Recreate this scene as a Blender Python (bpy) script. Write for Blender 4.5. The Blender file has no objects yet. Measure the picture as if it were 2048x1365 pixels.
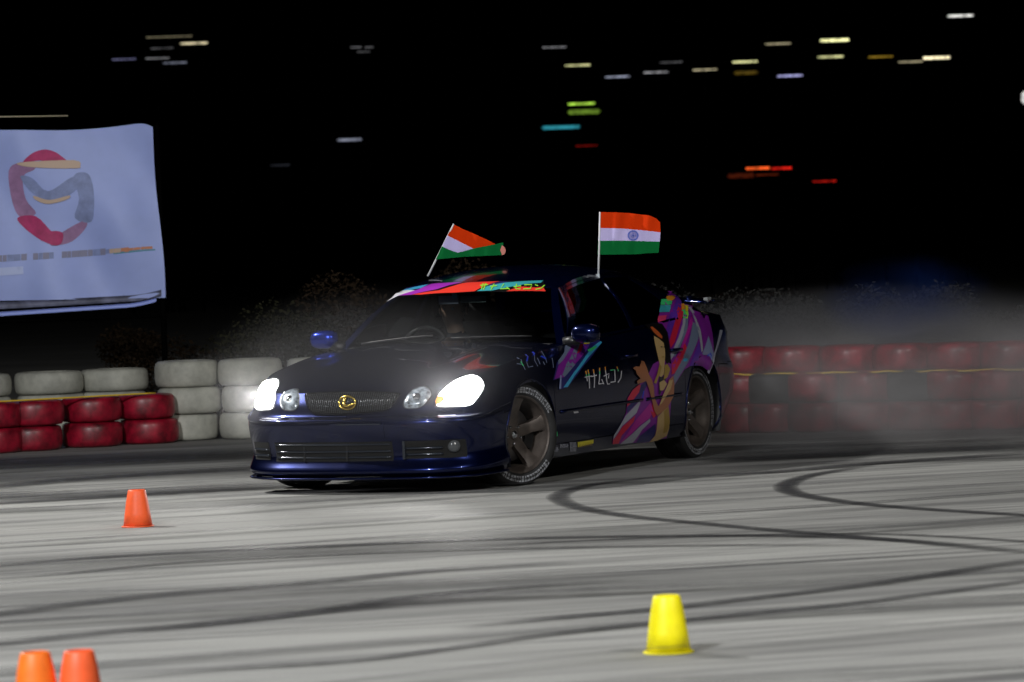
import bpy, bmesh, math, random
from mathutils import Vector, Matrix
from mathutils.bvhtree import BVHTree
from mathutils.geometry import delaunay_2d_cdt
random.seed(7)
D = bpy.data
SC = bpy.context.scene
COL = SC.collection
R = math.radians

# ------------------------------------------------------------------ camera, world, exposure
FPX, CAMH, PITCH, ROLL = 8183.14, 1.43113, 0.021624, 0.034047
cam_rot = Matrix.Rotation(-PITCH, 3, 'X') @ Matrix.Rotation(ROLL, 3, 'Y')     # columns: right, forward, up
cam = D.cameras.new('camera'); cam_ob = D.objects.new('camera', cam); COL.objects.link(cam_ob)
cam.sensor_width = 36.0; cam.lens = FPX / 2048 * 36.0
cam.clip_start = 0.1; cam.clip_end = 2500
_r, _f, _u = cam_rot.col[0], cam_rot.col[1], cam_rot.col[2]
cam_ob.matrix_world = Matrix(((_r[0], _u[0], -_f[0], 0), (_r[1], _u[1], -_f[1], 0), (_r[2], _u[2], -_f[2], CAMH), (0, 0, 0, 1)))
cam.dof.use_dof = True; cam.dof.focus_distance = 25.6; cam.dof.aperture_fstop = 4.5
SC.camera = cam_ob

world = D.worlds.new('World'); SC.world = world; world.use_nodes = True
wn = world.node_tree.nodes; wl = world.node_tree.links
sky = wn.new('ShaderNodeTexSky'); sky.sky_type = 'NISHITA'; sky.sun_disc = False
sky.sun_elevation = R(-4.0); sky.sun_rotation = R(200)
wl.new(sky.outputs[0], wn['Background'].inputs[0]); wn['Background'].inputs[1].default_value = 0.004

SC.view_settings.view_transform = 'Standard'; SC.view_settings.look = 'None'
SC.view_settings.gamma = 1.0; SC.view_settings.exposure = 0.0; SC.view_settings.use_curve_mapping = False
SC.render.engine = 'CYCLES'
SC.cycles.use_denoising = True
SC.cycles.max_bounces = 6; SC.cycles.transparent_max_bounces = 12; SC.cycles.volume_bounces = 0
SC.cycles.volume_step_rate = 2.0; SC.cycles.sample_clamp_indirect = 4.0

def lamp(name, kind, loc, target, energy, color, size=None, spot=None, blend=0.4, sy=None):
    L = D.lights.new(name, kind); L.energy = energy; L.color = color
    if kind == 'AREA':
        L.shape = 'RECTANGLE'; L.size = size; L.size_y = sy or size * .6; L.spread = R(120)
    if kind == 'SPOT':
        L.spot_size = R(spot); L.spot_blend = blend; L.shadow_soft_size = size or .1
    o = D.objects.new(name, L); COL.objects.link(o); o.location = loc
    o.rotation_euler = (Vector(target) - Vector(loc)).to_track_quat('-Z', 'Y').to_euler()
    return o
# track floodlights on masts outside the picture, then an added right-hand fill
lamp('unseen_flood_lamp', 'SPOT', (-10.5, 27.5, 10.0), (1.0, 19.5, 0), 9500, (1.0, .985, .95), size=.35, spot=82, blend=.8)
lamp('unseen_flood_lamp', 'SPOT', (-7.0, 3.0, 10.0), (0.0, 21.0, 0), 12000, (.97, .985, 1.0), size=.35, spot=75, blend=.6)
lamp('unseen_flood_lamp', 'SPOT', (9.0, 6.0, 11.0), (2.0, 24.0, 0), 5500, (1.0, .97, .92), size=.35, spot=70, blend=.7)  # unseen fill, added to brighten the graphics on the flank

# ------------------------------------------------------------------ helpers
def px_dir(px, py):
    return cam_rot @ Vector(((px - 1024) / FPX, 1.0, -(py - 682.5) / FPX))
def at(px, py, depth):                    # point of the place seen at a photograph pixel, `depth` metres down the track
    d = px_dir(px, py); return Vector((0, 0, CAMH)) + d * (depth / d.y)
def gp(px, py, z=0.0):                    # the same, on the ground
    d = px_dir(px, py); return Vector((0, 0, CAMH)) + d * ((z - CAMH) / d.z)

def tag(o, label=None, cat=None, group=None, kind=None):
    if label: o['label'] = label
    if cat: o['category'] = cat
    if group: o['group'] = group
    if kind: o['kind'] = kind
    return o
def empty(name, loc=(0, 0, 0), rz=0.0):
    o = D.objects.new(name, None); COL.objects.link(o); o.location = loc; o.rotation_euler = (0, 0, rz)
    o.empty_display_size = .1
    return o
def link_mesh(name, me, mat=None, parent=None, smooth=True):
    if mat is not None:
        for m in (mat if isinstance(mat, (list, tuple)) else [mat]): me.materials.append(m)
    if smooth: me.polygons.foreach_set('use_smooth', [True] * len(me.polygons))
    o = D.objects.new(name, me); COL.objects.link(o)
    if parent is not None: o.parent = parent
    return o
def mesh(name, verts, faces, mat=None, parent=None, smooth=True):
    me = D.meshes.new(name); me.from_pydata([tuple(v) for v in verts], [], faces); me.update()
    return link_mesh(name, me, mat, parent, smooth)
def from_bm(name, bm, mat=None, parent=None, smooth=True):
    me = D.meshes.new(name); bm.to_mesh(me); bm.free()
    return link_mesh(name, me, mat, parent, smooth)
def sharp(o, deg=35):
    me = o.data; bm = bmesh.new(); bm.from_mesh(me)
    for e in bm.edges:
        if len(e.link_faces) == 2 and e.calc_face_angle(0) > R(deg): e.smooth = False
    bm.to_mesh(me); bm.free(); return o
def box_vf(c, s, rot=None):
    vs = []
    for dx in (-1, 1):
        for dy in (-1, 1):
            for dz in (-1, 1):
                p = Vector((dx * s[0] / 2, dy * s[1] / 2, dz * s[2] / 2))
                if rot is not None: p = rot @ p
                vs.append(p + Vector(c))
    return vs, [(0, 1, 3, 2), (4, 6, 7, 5), (0, 4, 5, 1), (2, 3, 7, 6), (0, 2, 6, 4), (1, 5, 7, 3)]
class MB:
    def __init__(s): s.v = []; s.f = []; s.m = []
    def add(s, vf, mi=0):
        n = len(s.v); s.v += [tuple(p) for p in vf[0]]; s.f += [tuple(i + n for i in f) for f in vf[1]]; s.m += [mi] * len(vf[1]); return s
    def box(s, c, d, rot=None, mi=0): return s.add(box_vf(c, d, rot), mi)
    def build(s, name, mat, parent=None, smooth=False):
        o = mesh(name, s.v, s.f, mat, parent, smooth)
        if any(s.m): o.data.polygons.foreach_set('material_index', s.m)
        return o
def tube_vf(pts, rad, n=8, cap=True):
    pts = [Vector(p) for p in pts]; vs = []; fs = []
    rad = rad if isinstance(rad, (list, tuple)) else [rad] * len(pts)
    up = Vector((0.13, 0.21, 1)).normalized()
    for i, p in enumerate(pts):
        t = (pts[min(i + 1, len(pts) - 1)] - pts[max(i - 1, 0)]).normalized()
        a = t.cross(up)
        if a.length < .1: a = t.cross(Vector((1, 0, 0)))
        a.normalize(); b = t.cross(a)
        for k in range(n):
            w = 2 * math.pi * k / n; vs.append(p + (a * math.cos(w) + b * math.sin(w)) * rad[i])
    for i in range(len(pts) - 1):
        for k in range(n):
            fs.append((i * n + k, i * n + (k + 1) % n, (i + 1) * n + (k + 1) % n, (i + 1) * n + k))
    if cap: fs += [tuple(range(n))[::-1], tuple((len(pts) - 1) * n + k for k in range(n))]
    return vs, fs
def lathe_vf(prof, n=32, axis='Y', close=False):
    """prof: (radius, height) pairs revolved round axis"""
    vs = []; fs = []; m = len(prof)
    for k in range(n):
        w = 2 * math.pi * k / n; c, s_ = math.cos(w), math.sin(w)
        for r, h in prof:
            vs.append((r * c, r * s_, h) if axis == 'Z' else (r * c, h, r * s_))
    for k in range(n):
        for i in range(m if close else m - 1):
            a, b = k * m + i, k * m + (i + 1) % m; c2, d = ((k + 1) % n) * m + (i + 1) % m, ((k + 1) % n) * m + i
            fs.append((a, b, c2, d) if axis != 'Z' else (a, d, c2, b))
    return vs, fs

def catmull(P, n_per):
    """P: list of tuples, returns densely interpolated list, n_per[i] steps in segment i"""
    out = []; N = len(P)
    for i in range(N - 1):
        p0 = P[max(i - 1, 0)]; p1 = P[i]; p2 = P[i + 1]; p3 = P[min(i + 2, N - 1)]
        n = n_per if isinstance(n_per, int) else n_per[i]
        for k in range(n):
            t = k / n
            out.append(tuple(.5 * ((2 * b) + (-a + c) * t + (2 * a - 5 * b + 4 * c - d) * t * t + (-a + 3 * b - 3 * c + d) * t ** 3)
                             for a, b, c, d in zip(p0, p1, p2, p3)))
    out.append(tuple(P[-1])); return out
def table(pairs, x):
    pairs = sorted(pairs)
    if x <= pairs[0][0]: return pairs[0][1]
    for (a, va), (b, vb) in zip(pairs, pairs[1:]):
        if x <= b:
            t = (x - a) / (b - a); return va + (vb - va) * t
    return pairs[-1][1]
def smooth_table(pairs, n=12):
    return sorted(catmull([tuple(map(float, p)) for p in sorted(pairs)], n))

# ------------------------------------------------------------------ materials
def mat(name, col, rough=.5, metal=0.0, coat=0.0, coat_rough=.03, emit=None, emit_s=0.0, noise=None, bump=None, spec=.5, trans=0.0, alpha=1.0, sheen=0.0):
    m = D.materials.new(name); m.use_nodes = True; nt = m.node_tree; p = nt.nodes['Principled BSDF']
    p.inputs['Base Color'].default_value = (*col, 1); p.inputs['Roughness'].default_value = rough
    p.inputs['Metallic'].default_value = metal; p.inputs['Coat Weight'].default_value = coat
    p.inputs['Coat Roughness'].default_value = coat_rough; p.inputs['Coat IOR'].default_value = 1.36; p.inputs['Specular IOR Level'].default_value = spec
    p.inputs['Transmission Weight'].default_value = trans; p.inputs['Alpha'].default_value = alpha
    if emit: p.inputs['Emission Color'].default_value = (*emit, 1); p.inputs['Emission Strength'].default_value = emit_s
    if noise:                                    # (scale, amount) : dirt / tone variation in the base colour
        tc = nt.nodes.new('ShaderNodeTexCoord'); nz = nt.nodes.new('ShaderNodeTexNoise')
        nz.inputs['Scale'].default_value = noise[0]; nz.inputs['Detail'].default_value = 6; nz.inputs['Roughness'].default_value = .65
        nt.links.new(tc.outputs['Object'], nz.inputs['Vector'])
        cr = nt.nodes.new('ShaderNodeMapRange'); cr.inputs['From Min'].default_value = .3; cr.inputs['From Max'].default_value = .7
        cr.inputs['To Min'].default_value = 1 - noise[1]; cr.inputs['To Max'].default_value = 1 + noise[1] * .4
        nt.links.new(nz.outputs['Fac'], cr.inputs['Value'])
        mx = nt.nodes.new('ShaderNodeVectorMath'); mx.operation = 'SCALE'; mx.inputs[0].default_value = col
        nt.links.new(cr.outputs[0], mx.inputs['Scale']); nt.links.new(mx.outputs[0], p.inputs['Base Color'])
        if bump:
            bp = nt.nodes.new('ShaderNodeBump'); bp.inputs['Strength'].default_value = bump; bp.inputs['Distance'].default_value = .01
            nt.links.new(nz.outputs['Fac'], bp.inputs['Height']); nt.links.new(bp.outputs[0], p.inputs['Normal'])
    return m
M = {}
M['paint'] = mat('navy_paint', (.0008, .0050, .048), .25, .85, .8, .03, noise=(9, .25))
M['black_trim'] = mat('black_trim', (.006, .006, .007), .45)
M['gloss_black'] = mat('gloss_black', (.004, .004, .005), .12)
M['shade_black'] = mat('shade_black', (.002, .002, .002), .9)  # near-black; paints the shade of openings laid as flat sheets
M['rubber'] = mat('tyre_rubber', (.018, .018, .019), .75, noise=(14, .5))
M['white_print'] = mat('white_print', (.34, .35, .38), .6, noise=(20, .5))
M['rim'] = mat('bronze_rim', (.10, .082, .072), .42, .35, noise=(12, .5))
M['chrome'] = mat('chrome', (.7, .72, .76), .12, 1.0)
M['gold'] = mat('gold', (.75, .55, .12), .25, 1.0)
M['brake'] = mat('brake_disc', (.15, .14, .14), .4, .8)
M['interior'] = mat('interior', (.012, .012, .013), .8)
M['bumper_slat'] = mat('bumper_slat', (.02, .025, .035), .15, .3, .6)

def glass_mat(name, tint, fac):
    m = D.materials.new(name); m.use_nodes = True; nt = m.node_tree; nt.nodes.clear()
    out = nt.nodes.new('ShaderNodeOutputMaterial'); tr = nt.nodes.new('ShaderNodeBsdfTransparent'); gl = nt.nodes.new('ShaderNodeBsdfGlossy')
    fr = nt.nodes.new('ShaderNodeFresnel'); fr.inputs[0].default_value = fac; mx = nt.nodes.new('ShaderNodeMixShader')
    tr.inputs[0].default_value = (*tint, 1); gl.inputs['Roughness'].default_value = .02; gl.inputs[0].default_value = (*([.9, .95, 1] if fac > 1.3 else [.25, .27, .3]), 1)
    nt.links.new(fr.outputs[0], mx.inputs[0]); nt.links.new(tr.outputs[0], mx.inputs[1]); nt.links.new(gl.outputs[0], mx.inputs[2])
    nt.links.new(mx.outputs[0], out.inputs[0]); return m
M['windscreen'] = glass_mat('windscreen_glass', (.55, .58, .58), 1.5)
M['side_glass'] = glass_mat('side_glass', (.03, .033, .036), 1.13)
M['lens'] = glass_mat('lamp_lens', (.92, .95, 1.0), 1.5)

# ------------------------------------------------------------------ ground
def ground_material():
    m = D.materials.new('worn_concrete'); m.use_nodes = True; nt = m.node_tree; p = nt.nodes['Principled BSDF']; L = nt.links
    N = lambda t: nt.nodes.new(t)
    geo = N('ShaderNodeNewGeometry')
    def streak(ang, sx, sy, scale, lo, hi, detail=4, dist=0.0):
        mp = N('ShaderNodeMapping'); mp.vector_type = 'TEXTURE'
        mp.inputs['Rotation'].default_value = (0, 0, R(ang)); mp.inputs['Scale'].default_value = (sx, sy, 1)
        nz = N('ShaderNodeTexNoise'); nz.inputs['Scale'].default_value = scale; nz.inputs['Detail'].default_value = detail
        nz.inputs['Roughness'].default_value = .55; nz.inputs['Distortion'].default_value = dist
        L.new(geo.outputs['Position'], mp.inputs[0]); L.new(mp.outputs[0], nz.inputs['Vector'])
        mr = N('ShaderNodeMapRange'); mr.inputs['From Min'].default_value = lo; mr.inputs['From Max'].default_value = hi; mr.clamp = True
        L.new(nz.outputs['Fac'], mr.inputs['Value']); return mr.outputs[0]
    def mul(a, b):
        x = N('ShaderNodeMath'); x.operation = 'MULTIPLY'; L.new(a, x.inputs[0])
        if isinstance(b, float): x.inputs[1].default_value = b
        else: L.new(b, x.inputs[1])
        return x.outputs[0]
    def mixc(fac, a, b):
        x = N('ShaderNodeMix'); x.data_type = 'RGBA'; L.new(fac, x.inputs[0])
        for s, v in ((6, a), (7, b)):
            if isinstance(v, tuple): x.inputs[s].default_value = (*v, 1)
            else: L.new(v, x.inputs[s])
        return x.outputs[2]
    c = mixc(streak(0, 5, 1.2, .6, .35, .65), (.22, .22, .212), (.345, .345, .33))
    c = mixc(mul(streak(24, 3.2, .34, 1.0, .52, .64, 5), .58), c, (.085, .085, .088))          # rubber laid down by passing tyres
    c = mixc(mul(streak(17, 4.5, .16, 1.0, .55, .66, 4), .5), c, (.07, .07, .074))
    c = mixc(mul(streak(9, 2.4, .085, 1.0, .56, .68, 3), .42), c, (.09, .09, .092))
    c = mixc(mul(streak(30, 5.5, .5, .8, .50, .72, 3), .65), c, (.14, .14, .137))
    c = mixc(mul(streak(4, 1.4, .06, 1.0, .58, .72, 3), .35), c, (.50, .50, .49))               # scuffed pale patches
    c = mixc(mul(streak(0, 1, 1, 60, .45, .7, 3), .30), c, (.16, .16, .155))
    L.new(c, p.inputs['Base Color']); p.inputs['Roughness'].default_value = .82; p.inputs['Specular IOR Level'].default_value = .3
    nz = N('ShaderNodeTexNoise'); nz.inputs['Scale'].default_value = 90; nz.inputs['Detail'].default_value = 5
    L.new(geo.outputs['Position'], nz.inputs['Vector'])
    bp = N('ShaderNodeBump'); bp.inputs['Strength'].default_value = .25; bp.inputs['Distance'].default_value = .004
    L.new(nz.outputs['Fac'], bp.inputs['Height']); L.new(bp.outputs[0], p.inputs['Normal'])
    return m
g = mesh('ground', [(-1200, -60, 0), (1200, -60, 0), (1200, 2000, 0), (-1200, 2000, 0)], [(0, 1, 2, 3)], ground_material(), None, False)
tag(g, 'pale worn concrete track covered with dark tyre streaks', kind='structure')

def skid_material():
    m = D.materials.new('rubber_and_shade'); m.use_nodes = True; nt = m.node_tree; p = nt.nodes['Principled BSDF']; L = nt.links
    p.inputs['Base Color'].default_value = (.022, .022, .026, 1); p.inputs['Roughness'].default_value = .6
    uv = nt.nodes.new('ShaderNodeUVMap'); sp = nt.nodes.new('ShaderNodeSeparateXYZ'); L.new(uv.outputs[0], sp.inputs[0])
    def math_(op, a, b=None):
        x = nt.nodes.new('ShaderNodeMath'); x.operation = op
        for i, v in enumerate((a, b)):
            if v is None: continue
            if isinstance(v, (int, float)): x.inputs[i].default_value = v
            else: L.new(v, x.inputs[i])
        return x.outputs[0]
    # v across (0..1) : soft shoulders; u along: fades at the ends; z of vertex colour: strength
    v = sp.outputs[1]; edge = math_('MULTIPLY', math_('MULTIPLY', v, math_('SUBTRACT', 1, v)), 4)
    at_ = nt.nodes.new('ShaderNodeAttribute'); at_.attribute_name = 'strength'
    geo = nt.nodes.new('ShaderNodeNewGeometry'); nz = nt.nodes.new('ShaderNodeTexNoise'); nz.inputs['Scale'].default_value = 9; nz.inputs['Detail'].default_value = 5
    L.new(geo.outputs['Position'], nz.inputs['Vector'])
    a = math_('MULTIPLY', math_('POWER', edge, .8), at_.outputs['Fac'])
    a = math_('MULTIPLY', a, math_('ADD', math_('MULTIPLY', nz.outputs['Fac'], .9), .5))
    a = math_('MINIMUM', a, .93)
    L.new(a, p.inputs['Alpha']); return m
M['skid'] = skid_material()
def ribbon(paths, name, z=.004):
    vs = []; fs = []; uv = []; st = []
    for k, (pts, w, s) in enumerate(paths):
        n0 = len(vs); n = len(pts)
        for i, q in enumerate(pts):
            a = Vector(pts[max(i - 1, 0)]); b = Vector(pts[min(i + 1, n - 1)]); t = (b - a).normalized(); nn = Vector((-t.y, t.x))
            fade = min(1, i / (n * .18), (n - 1 - i) / (n * .18))
            for j in (-1, 1):
                vs.append((q[0] + nn.x * j * w / 2, q[1] + nn.y * j * w / 2, z)); uv.append((i / n, (j + 1) / 2)); st.append(s * fade)
        for i in range(n - 1): fs.append((n0 + 2 * i, n0 + 2 * i + 2, n0 + 2 * i + 3, n0 + 2 * i + 1))
        z += .0004
    me = D.meshes.new(name); me.from_pydata(vs, [], fs); me.update()
    ul = me.uv_layers.new(name='UVMap'); 
    for lp in me.loops: ul.data[lp.index].uv = uv[lp.vertex_index]
    at_ = me.attributes.new('strength', 'FLOAT', 'POINT'); at_.data.foreach_set('value', st)
    o = link_mesh(name, me, M['skid'], None, False)
    return tag(o, kind='structure')
def curve_px(pp, n=10): return [gp(*q).xy for q in catmull(pp, n)]
P = []
# the two sharp hooks right of the car
P.append((curve_px([(1420, 944), (1290, 958), (1190, 970), (1130, 985), (1118, 999), (1160, 1017), (1260, 1034), (1400, 1048), (1560, 1063), (1750, 1078), (1960, 1098), (2200, 1120)]), .15, .72))
P.append((curve_px([(1760, 928), (1690, 940), (1610, 955), (1572, 972), (1590, 988), (1680, 1004), (1800, 1016), (1950, 1026), (2120, 1036), (2300, 1050)]), .16, .78))
P.append((curve_px([(900, 1100), (1100, 1086), (1350, 1076), (1600, 1070), (1800, 1071), (2048, 1085), (2250, 1108)]), .11, .6))
P.append((curve_px([(-150, 1150), (100, 1124), (350, 1108), (700, 1092), (1000, 1080), (1300, 1074), (1600, 1074), (1850, 1086), (2100, 1110)]), .16, .8))
P.append((curve_px([(-150, 1170), (100, 1152), (350, 1128), (600, 1115), (900, 1102), (1200, 1096), (1500, 1092), (1800, 1094)]), .12, .6))
P.append((curve_px([(-200, 1315), (0, 1290), (200, 1268), (400, 1250), (620, 1228), (850, 1205), (1050, 1190)]), .24, .55))
P.append((curve_px([(250, 1268), (420, 1250), (600, 1230), (800, 1200), (1000, 1180), (1300, 1160)]), .2, .7))
P.append((curve_px([(-200, 1255), (0, 1230), (200, 1205), (400, 1185), (650, 1165), (900, 1140), (1150, 1126)]), .26, .6))
P.append((curve_px([(200, 1365), (400, 1345), (700, 1325), (900, 1300), (1100, 1272), (1400, 1240), (1700, 1210), (2048, 1165), (2200, 1140)]), .13, .65))
P.append((curve_px([(900, 1262), (1100, 1240), (1300, 1222), (1500, 1200), (1750, 1170), (1950, 1140), (2150, 1110)]), .16, .7))
P.append((curve_px([(-100, 1015), (150, 1000), (400, 985), (600, 975)]), .3, .6))
P.append((curve_px([(-100, 985), (100, 965), (300, 950), (560, 935)]), .5, .6))
P.append((curve_px([(1350, 960), (1560, 945), (1800, 925), (2100, 905)]), .22, .8))
P.append((curve_px([(1400, 925), (1600, 915), (1800, 905), (2100, 893)]), .7, .7))
P.append((curve_px([(1400, 900), (1600, 893), (1800, 888), (2100, 878)]), .6, .5))
P.append((curve_px([(1230, 1035), (1450, 1025), (1700, 1010), (2048, 985), (2200, 970)]), .13, .5))
rr = random.Random(3)
for x0, x1, y, w, s in ((-6, 0, 30.6, 2.2, .55), (-5.5, .5, 28.2, 1.6, .42), (-5, -1, 26.0, .9, .5), (-4.5, 0, 24.4, .6, .3), (.8, 6, 29.6, 1.6, .6), (.6, 6, 27.4, 1.8, .55), (1.2, 5.5, 25.9, .5, .5), (-3.5, 3.5, 20.1, 1.0, .22), (-3, 3, 17.6, .9, .2)):  # broad rubbered bands that also paint in the far ground's weaker light
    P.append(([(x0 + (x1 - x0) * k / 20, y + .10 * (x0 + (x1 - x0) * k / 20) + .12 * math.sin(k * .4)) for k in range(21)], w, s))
for i in range(60):                                        # fainter, older marks sweeping across
    x0, y0 = rr.uniform(-5, 4), rr.uniform(13, 30); a = R(rr.uniform(6, 32)); ln = rr.uniform(2.5, 7); cv = rr.uniform(-.06, .06)
    pts = []
    for k in range(24):
        s = (k / 23 - .5) * ln; pts.append((x0 + s * math.cos(a + cv * s), y0 + s * math.sin(a + cv * s)))
    P.append((pts, rr.uniform(.05, .3), rr.uniform(.12, .4)))
ribbon(P, 'skid_marks_and_shade')['label'] = 'dark rubber skid marks and painted shade bands across the concrete'

# ------------------------------------------------------------------ the car
CX, CY, CYAW, CPITCH = -0.090225, 26.73992, -2.003155, 0.0113137
car = empty('drift_car', (CX, CY, 0), CYAW)
tag(car, 'dark navy four-door saloon with rainbow graphics drifting with its headlights on', 'car')
CAR_M = Matrix.Translation((CX, CY, 0)) @ Matrix.Rotation(CYAW, 4, 'Z')
BODY_M = CAR_M @ Matrix.Rotation(CPITCH, 4, 'Y')
body_parts = []
def on_body(o):
    """sprung parts follow the nose-down stance"""
    o.rotation_euler = (0, CPITCH, 0); body_parts.append(o); return o

def lev(*a): return a
NOSE = lev((.03, .130), (-.012, .165), (.03, .25), (.0, .375), (-.008, .465), (.035, .503), (.065, .57), (.115, .640))
SIDE = lambda zs: lev((.06, .15), (.022, .22), (.004, .34), (.0, .47), (.002, .58), (.014, .68), (.034, .77), (.078, zs))
TAIL = lev((.16, .27), (.07, .30), (.015, .38), (0, .48), (.0, .56), (.03, .66), (.04, .80), (.08, .925))
ST = [((2.235, 0), NOSE), ((2.215, .30), NOSE), ((2.155, .575), NOSE),
      ((2.01, .772), lev((.035, .132), (-.008, .17), (.02, .26), (.0, .39), (-.004, .475), (.03, .515), (.06, .59), (.11, .672))),
      ((1.77, .848), lev((.04, .138), (0, .185), (.01, .29), (0, .42), (0, .52), (.02, .60), (.045, .665), (.092, .733))),
      ((1.40, .872), lev((.05, .145), (.01, .21), (.0, .34), (-.004, .47), (.0, .58), (.018, .66), (.04, .725), (.085, .787))),
      ((1.00, .873), SIDE(.832)), ((.50, .876), SIDE(.858)), ((0, .88), SIDE(.876)), ((-.5, .882), SIDE(.897)), ((-1.0, .884), SIDE(.922)),
      ((-1.4, .882), lev((.06, .15), (.01, .22), (-.004, .34), (-.008, .47), (-.002, .58), (.014, .68), (.034, .79), (.078, .942))),
      ((-1.8, .845), lev((.06, .17), (.01, .23), (.0, .34), (.0, .47), (.0, .58), (.014, .68), (.034, .80), (.078, .942))),
      ((-2.17, .785), TAIL), ((-2.40, .64), TAIL), ((-2.50, .33), TAIL), ((-2.52, 0), TAIL)]
NP = [8, 7, 8, 12, 18, 20, 24, 22, 22, 24, 20, 20, 16, 10, 8, 7]
rows = []
flat = [tuple([p[0], p[1]] + [c for l in lv for c in l]) for p, lv in ST]
dense = catmull(flat, NP)
nlev = 8; LSUB = 5
for i, q in enumerate(dense):
    a = dense[max(i - 1, 0)]; b = dense[min(i + 1, len(dense) - 1)]
    t = Vector((b[0] - a[0], b[1] - a[1])).normalized()
    if i == 0: t = Vector((0, 1))
    if i == len(dense) - 1: t = Vector((0, -1))
    nn = Vector((t.y, -t.x))                                # outward
    lv = catmull([(q[2 + 2 * k], q[3 + 2 * k]) for k in range(nlev)], LSUB)
    rows.append([Vector((q[0] - nn.x * d, max(q[1] - nn.y * d, 0 if i not in (0, len(dense) - 1) else 0), z)) for d, z in lv])
NL = len(rows[0])
# shoulder line as tables of x
sh = [(r[-1].x, r[-1].y, r[-1].z) for r in rows]
ZC_F = smooth_table([(2.12, .643), (2.0, .685), (1.8, .733), (1.5, .785), (1.2, .83), (.9, .866), (.6, .892), (.3, .91)])
ZC_R = smooth_table([(-1.2, 1.02), (-1.5, 1.005), (-1.8, 1.0), (-2.1, 1.0), (-2.28, .985), (-2.36, .94)])
def cap_rows(idx, zc, front):
    out = []
    for i in idx:
        x, ye, ze = sh[i]; zz = table(zc, x); rw = []
        n = 24
        for k in range(n + 1):
            u = k / n; y = ye * (1 - u)
            z = ze + (zz - ze) * (1 - (1 - u) ** 2.6)
            if front:
                ridge = max(0, min(1, (2.1 - x) / .5)) * max(0, min(1, (x - .6) / .4))
                z += .013 * ridge * math.exp(-((y - .40) / .085) ** 2)
            rw.append(Vector((x, y, z)))
        out.append(rw)
    return out
i_f = [i for i in range(len(rows)) if sh[i][0] > .42]
i_r = [i for i in range(len(rows)) if sh[i][0] < -1.22]
cap_f = cap_rows(i_f, ZC_F, True); cap_r = cap_rows(i_r, ZC_R, False)

def patch(A, nu, nv):                     # A: function (u,v)->Vector
    return [[A(i / nu, j / nv) for j in range(nv + 1)] for i in range(nu + 1)]
# greenhouse
RAIL = smooth_table([(.34, 0), (.24, 1.200), (-.02, 1.252), (-.4, 1.278), (-.75, 1.268), (-1.0, 1.235), (-1.12, 1.2)][1:])
RAILY = smooth_table([(.24, .562), (-.02, .570), (-.4, .565), (-.75, .555), (-1.0, .53), (-1.12, .515)])
ROOFC = smooth_table([(.36, 1.238), (.1, 1.300), (-.2, 1.333), (-.5, 1.340), (-.8, 1.325), (-1.05, 1.288), (-1.15, 1.26)])
def belt(u):
    x = .70 + (-1.66 - .70) * u
    i = min(range(len(sh)), key=lambda k: abs(sh[k][0] - x)); s_ = sh[i]
    return Vector((x, s_[1] + .004, table([(a[0], a[2]) for a in sh], x) + .002))
def rail(u):
    x = .26 + (-1.08 - .26) * u
    return Vector((x, table(RAILY, x), table(RAIL, x)))
def side_green(u, t):
    a, b = belt(u), rail(u); p = a.lerp(b, t); p.y += .035 * math.sin(math.pi * t); return p
def roof_pt(u, v):                         # u front->rear, v rail(0)->centre(1)
    r = rail(u); xc = .36 + (-1.14 - .36) * u; c = Vector((xc, 0, table(ROOFC, xc)))
    p = r.lerp(c, v); p.z = r.z + (c.z - r.z) * (1 - (1 - v) ** 2.3); p.x = r.x + (xc - r.x) * (1 - (1 - v) ** 2); return p
def wind_pt(t, v):                         # t base->header, v pillar edge (0) -> centre (1)
    b0 = belt(0); b = Vector((.70 + .11 * (1 - (1 - v) ** 2), b0.y * (1 - v), b0.z + (.885 - b0.z) * (1 - (1 - v) ** 2)))
    h = roof_pt(0, v); p = b.lerp(h, t); p.x += .02 * math.sin(math.pi * t); p.z += .022 * math.sin(math.pi * t); return p
def back_pt(t, v):
    b0 = belt(1); b = Vector((b0.x - .10 * (1 - (1 - v) ** 2), b0.y * (1 - v), b0.z + (1.0 - b0.z) * (1 - (1 - v) ** 2)))
    h = roof_pt(1, v); p = b.lerp(h, t); p.z += .03 * math.sin(math.pi * t); p.x -= .02 * math.sin(math.pi * t); return p

ARCH = ((1.40, .322, .338), (-1.40, .325, .345))
def build_panels():
    """one half of the shell as quads with a part name each; mirrored for the other side"""
    grids = []                                              # (grid, classify)
    def c_side(p):
        x, z = p.x, p.z
        if x > 1.62 and z < .492: return 'front_bumper'
        if x > 1.06: return 'front_fender'
        if x > -1.04:
            if z < .235: return 'side_skirt'
            return 'front_door' if x > -.33 else 'rear_door'
        if x < -1.72 and z < .60: return 'rear_bumper'
        return 'rear_quarter_panel'
    def c_front(p): return 'hood' if abs(p.y) < .655 and p.x < 2.07 else ('front_fender' if abs(p.y) > .655 else 'nose_panel')
    def c_rear(p): return 'trunk_lid' if abs(p.y) < .66 else 'rear_quarter_panel'
    def c_sg(p):
        return 'greenhouse'
    grids.append((rows, c_side)); grids.append((cap_f, c_front)); grids.append((cap_r, c_rear))
    grids.append((patch(side_green, 72, 18), None)); grids.append((patch(roof_pt, 30, 16), lambda p: 'roof'))
    return grids
GR = build_panels()
parts = {}                                                  # (name, side) -> [quads]
glass = {}
def add_quad(key, q): parts.setdefault(key, []).append(q)
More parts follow.
